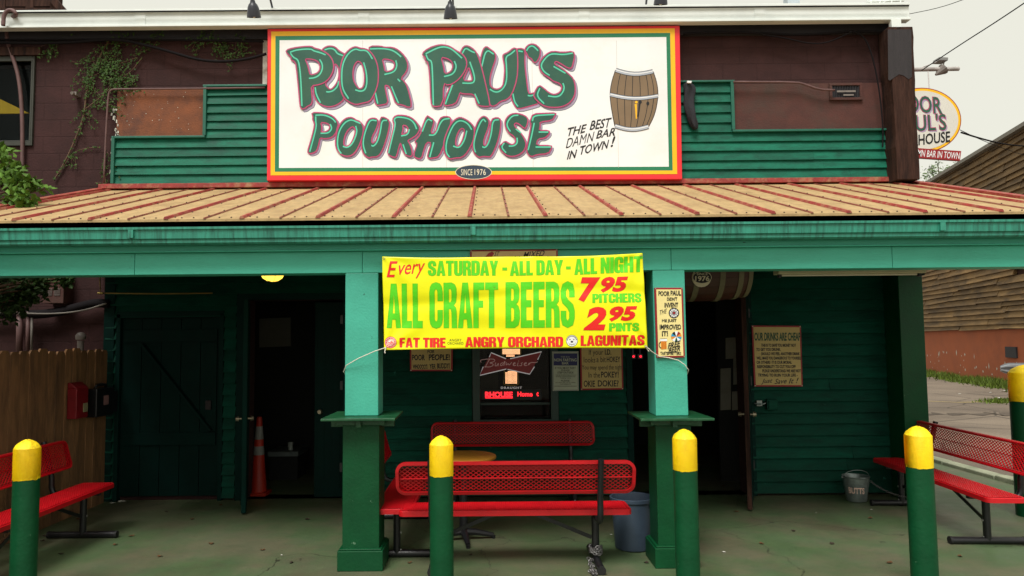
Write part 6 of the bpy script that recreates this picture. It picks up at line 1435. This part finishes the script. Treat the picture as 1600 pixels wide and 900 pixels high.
# far tree top over the warehouse
ft = thing('far_tree', 'distant tree whose sparse top shows over the warehouse roof', 'tree', (P(1470, 280, 60).x, 60, -.1)); rt = random.Random(5); bx0 = P(1470, 280, 60).x
mb = MB(); mb.tube([(bx0, 60, -.1), (bx0, 60, 6), (bx0+.3, 60, 13)], [.4, .3, .1], 8); mb.build('trunk', V_stem, ft, smooth='all')
mb = MB(); br2 = MB()
for (x, y, r, n) in ((1458,272,.8,110), (1470,282,1.4,260), (1485,266,.45,60), (1497,254,.25,34), (1455,262,.3,40), (1488,280,1.2,200), (1440,290,1.6,260), (1465,255,.25,24), (1510,290,1.3,200)):
    c_ = P(x, y, 60); br2.tube([(bx0+.2, 60, 10.5), c_], .04, 4)
    for _ in range(n):
        d = Vector((rt.gauss(0,1), rt.gauss(0,1), rt.gauss(0,1))).normalized()*r*rt.random()**.5; leaf(mb, c_ + d, rt.uniform(.14, .3), rt)
mb.build('crown', V_far, ft); br2.build('branch', V_stem, ft)
# overhead wires
def wire(pts, r, label):
    mb = MB(); mb.tube(chaikin3(pts), r, 5); tag(mb.build('overhead_wire', M_cable, smooth='all'), label, 'wire')
wire([P(1502, 207, 14), P(1530, 216, 15.5), P(1570, 226, 17), P(1610, 229, 18.5), P(1700, 226, 21)], .018, 'heavy wire running right from the oval street sign')
wire([P(1440, 110, 14.2), P(1500, 70, 13), P(1560, 32, 12), P(1640, -22, 10)], .010, 'thin wire rising steeply from the pole arm to the upper right')
wire([P(1500, 203, 14.2), P(1540, 222, 17), P(1605, 245, 22), P(1700, 262, 26)], .007, 'hair thin wire falling from the oval street sign toward the warehouse')
wire([P(1420, 22, 18), P(1470, 12, 17), P(1520, -6, 16)], .008, 'hair thin wire crossing the top right of the sky')
# things on the pub roof
rd = thing('roof_pergola', 'dark timber frame with panes standing on the roof at the far left', 'pergola', (P(40, 10, 11).x, 11, ZTOP - .1)); ry = 11.0
mb = MB()
for x in (-30, 6, 50, 88): mb.box(P(x,10,ry).x-.06, P(x,10,ry).x+.06, ry-.06, ry+.06, ZTOP-.1, P(x,-40,ry).z)
mb.bar(P(-60,6,ry), P(86,5,ry), .1, .14); mb.bar(P(78,-6,ry-.1), P(101,20,ry-.1), .1, .1); mb.bar(P(-60,16,ry-.08), P(96,16,ry-.08), .07, .05); mb.build('timber_frame', M_timber, rd)
mb = MB(); mb.box(P(-30,10,ry).x, P(88,10,ry).x, ry+.08, ry+.1, ZTOP-.1, P(40,-40,ry).z); mb.build('pane', mat('blue_grey_pane', lin(96, 112, 124), .15, .1), rd)
vt = thing('roof_duct', 'pale metal duct on the roof above the right end of the coping', 'duct', P(1238, 4, 9.5)); p = P(1238, 4, 9.5)
mb = MB(); mb.box(p.x-.08, p.x+.08, 9.45, 9.6, ZTOP-.1, p.z+.25); mb.box(p.x-.11, p.x+.11, 9.42, 9.63, p.z+.25, p.z+.29); mb.build('duct_body', mat('pale_blue_metal', lin(186, 198, 204), .35, .1), vt, bevel=.004)
sc_ = thing('roof_rack', 'thin white metal rack on the roof by the corner post', 'rack', P(1385, 5, 9.0)); mb = MB()
for x in (1358, 1372, 1390, 1404): mb.tube([P(x, 14, 9), P(x+6, -8, 9)], .012, 6)
mb.tube([P(1354, 3, 9), P(1412, 1, 9)], .012, 6); mb.tube([P(1358, 14, 9), P(1404, -6, 9)], .01, 6); mb.build('bars', M_white, sc_, smooth=True)

# ------------------------------------------------------------------ litter
LM = [mat('dry_leaf_brown', lin(96, 66, 36), .8, .3), mat('dry_leaf_dark', lin(52, 40, 28), .8, .3)]
rl = random.Random(40); meshes = []
for k in range(5):
    mb = MB(); s = rl.uniform(.018, .034); pts = []
    for i in range(8):
        a = 2*math.pi*i/8; r_ = s*(1 if i % 2 else .6)*(1.4 if i in (0, 4) else .8); pts.append(Vector((r_*math.cos(a), r_*math.sin(a), .004 + rl.uniform(0, .010))))
    mb.add([Vector((0,0,.003))] + pts, [(0, i+1, (i+1) % 8 + 1) for i in range(8)])
    o = mb.build('dry_leaf', LM[k % 2], origin=(0,0,0)); meshes.append(o)
spots = [(105,835),(66,846),(122,812),(70,838),(205,838),(180,852),(260,800),(300,812),(95,866),(345,790),(250,870),(1055,885),(870,820),(1090,870),(1150,800),(640,880),(735,868),(1190,850),(1240,830),(1390,880),(1500,870),(455,880),(410,860),(480,812),(330,850),(925,893),(1010,880),(1130,760),(1300,850),(1360,810)]
for i, (x, y) in enumerate(spots):
    o = meshes[i] if i < 5 else meshes[i % 5].copy()
    if i >= 5: COL.objects.link(o)
    p = F(x, y); o.location = (p.x, p.y, .001); o.rotation_euler = (0, 0, rl.uniform(0, 6.28)); tag(o, 'dry brown leaf lying on the porch floor', 'leaf', 'dry leaves on the porch floor')
CB = []
WP = mat('white_paper_scrap', lin(206, 204, 194), .8, .1)
for k, (x, y, s) in enumerate(((190,784,.05),(176,787,.035),(1131,863,.018),(1362,797,.016),(1275,802,.012),(440,868,.012),(1570,612,.16),(1578,617,.10),(1562,622,.08),(1548,614,.09),(1500,616,.07),(955,836,.014))):
    z = 0 if y > 700 else -.1; p = F(x, y, z); mb = MB(); n = 7; q = [p + Vector((s*rl.uniform(.5, 1)*math.cos(2*math.pi*i/n), s*rl.uniform(.5, 1)*math.sin(2*math.pi*i/n), rl.uniform(.004, .3*s+.004))) for i in range(n)]
    mb.add([p + Vector((0,0,.25*s+.006))] + q, [(0, i+1, (i+1) % n + 1) for i in range(n)])
    tag(mb.build('paper_scrap', WP), 'small scrap of white paper on the porch floor' if z == 0 else 'scrap of white paper on the parking lot asphalt', 'litter', 'paper scraps on the porch floor' if z == 0 else 'paper scraps in the parking lot')
